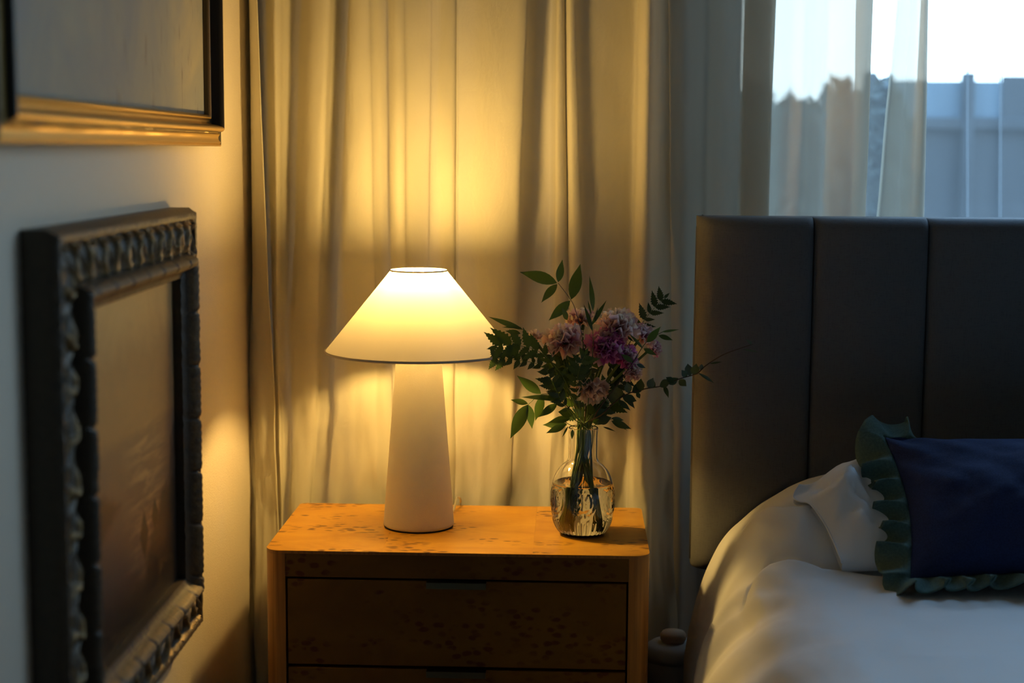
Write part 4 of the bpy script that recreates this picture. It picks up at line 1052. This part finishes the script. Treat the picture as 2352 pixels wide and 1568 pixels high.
du = a.math('ABSOLUTE', a.math('SUBTRACT', U, 0.66)); glit = a.ramp(du, [(0.0, (1, 1, 1)), (0.28, (0, 0, 0))])
sg = a.math('MULTIPLY', a.math('MULTIPLY', glit, a.ramp(strk, [(0.42, (0, 0, 0)), (0.62, (1, 1, 1))])), a.ramp(V, [(0.05, (0.2, 0.2, 0.2)), (0.3, (1, 1, 1))]))
sea = a.mix(sg, sea, (0.55, 0.33, 0.14))
colr = a.mix(a.ramp(a.math('ADD', V, a.math('MULTIPLY', a.math('SUBTRACT', cl, .5), 0.05)), [(0.565, (0, 0, 0)), (0.60, (1, 1, 1))]), sea, sky)
# dark headland on the near side, dark shore, small sails
hl = a.math('ADD', a.math('MULTIPLY', U, 1.0), a.math('MULTIPLY', a.math('ABSOLUTE', a.math('SUBTRACT', V, 0.40)), 2.6)); hl = a.math('ADD', hl, a.math('MULTIPLY', a.math('SUBTRACT', a.noise(va, 40, 4), .5), 0.14))
colr = a.mix(a.ramp(hl, [(0.34, (0.9, 0.9, 0.9)), (0.42, (0, 0, 0))]), colr, (0.075, 0.038, 0.02))
rk = a.math('ADD', a.math('ADD', V, a.math('MULTIPLY', a.math('SUBTRACT', 1.0, U), 0.9)), a.math('MULTIPLY', a.math('SUBTRACT', a.noise(va, 16, 4), .5), 0.45))
colr = a.mix(a.ramp(rk, [(0.42, (0.9, 0.9, 0.9)), (0.52, (0, 0, 0))]), colr, (0.03, 0.022, 0.016))
colr = a.mix(a.ramp(a.math('ADD', V, a.math('MULTIPLY', a.math('SUBTRACT', cl, .5), 0.12)), [(0.08, (0.85, 0.85, 0.85)), (0.2, (0, 0, 0))]), colr, (0.03, 0.018, 0.012))
for (bu, bv, bw, bh) in ((0.62, 0.25, 0.055, 0.09), (0.74, 0.285, 0.045, 0.06)):
    xx = a.math('DIVIDE', a.math('ABSOLUTE', a.math('SUBTRACT', U, bu)), bw); yy = a.math('DIVIDE', a.math('ABSOLUTE', a.math('SUBTRACT', V, bv)), bh)
    colr = a.mix(a.ramp(a.math('ADD', xx, yy), [(0.75, (0.95, 0.95, 0.95)), (1.0, (0, 0, 0))]), colr, (0.02, 0.015, 0.01))
a.set(colr, 0.45, normal=a.bump(a.noise(a.coord('Object', scale=(1, 6, 2)), 60, 4), 0.3, 0.001)); M['painting_sea'] = a.m
def canvas(y0, y1, z0, z1, d, mat, parent):
    o = box('canvas', (-0.003, 0, 0), (0, y1 - y0, z1 - z0), mat, parent); o.location = Vector((XW + d, y0, z0)) - parent.location
canvas(BY0, BY1, BZ0, BZ1, 0.024, M['painting_sea'], p1)

# upper picture: gilt moulding with black outer edge, dark reflections coloured into the uprights
UY0, UY1 = at(50, 100, X=XW + 0.042).y + 0.012, at(471, 200, X=XW + 0.014).y
UZ0 = at(470, 263, X=XW + 0.014).z; UZ1 = UZ0 + 0.62
p2 = empty('gilt_frame_painting', (XW, (UY0 + UY1) / 2, UZ0)); tag(p2, 'hazy grey painting in gold moulded frame with black outer edge', 'picture')
print('upper', UY0, UY1, UZ0, 'outer z', at(500, 330, X=XW + 0.026).z, 'lower', BY0, BY1, BZ0, BZ1, 'outer', at(440, 463, X=XW + 0.03).z, at(454, 1427, X=XW + .03).z)
prof2 = [(0.0, 0.010), (0.0, 0.017), (0.002, 0.021), (0.0045, 0.0225), (0.007, 0.021), (0.009, 0.0185), (0.012, 0.0185), (0.015, 0.022), (0.0165, 0.031), (0.0185, 0.037), (0.021, 0.0395), (0.0235, 0.0395), (0.026, 0.037), (0.0272, 0.033), (0.0275, 0.0285), (0.029, 0.028), (0.031, 0.030), (0.033, 0.028), (0.036, 0.0265), (0.040, 0.0265), (0.043, 0.0285), (0.045, 0.0285), (0.046, 0.027), (0.047, 0.0285), (0.049, 0.0285), (0.050, 0.027), (0.050, 0.0)]
def gl2(j, w_): return 0.0 if 13 <= j <= 14 or j == len(prof2) - 1 else 1.0
def carve2(s, w_, j, side):
    if 0.0285 < w_ < 0.0335: return 0.0009 * math.sin(s * 2 * math.pi / 0.005), 0.9
    return 0.0, (None if side in (0, 2) else (0.25 if w_ < 0.013 else 0.03))  # upright rails are gold too; the dark room they reflect is painted in
frame('frame', UY0, UY1, UZ0, UZ1, prof2, M['old_gold'], p2, gl2, 420, carve2)
canvas(UY0, UY1, UZ0, UZ1, 0.012, M['painting_haze'], p2)
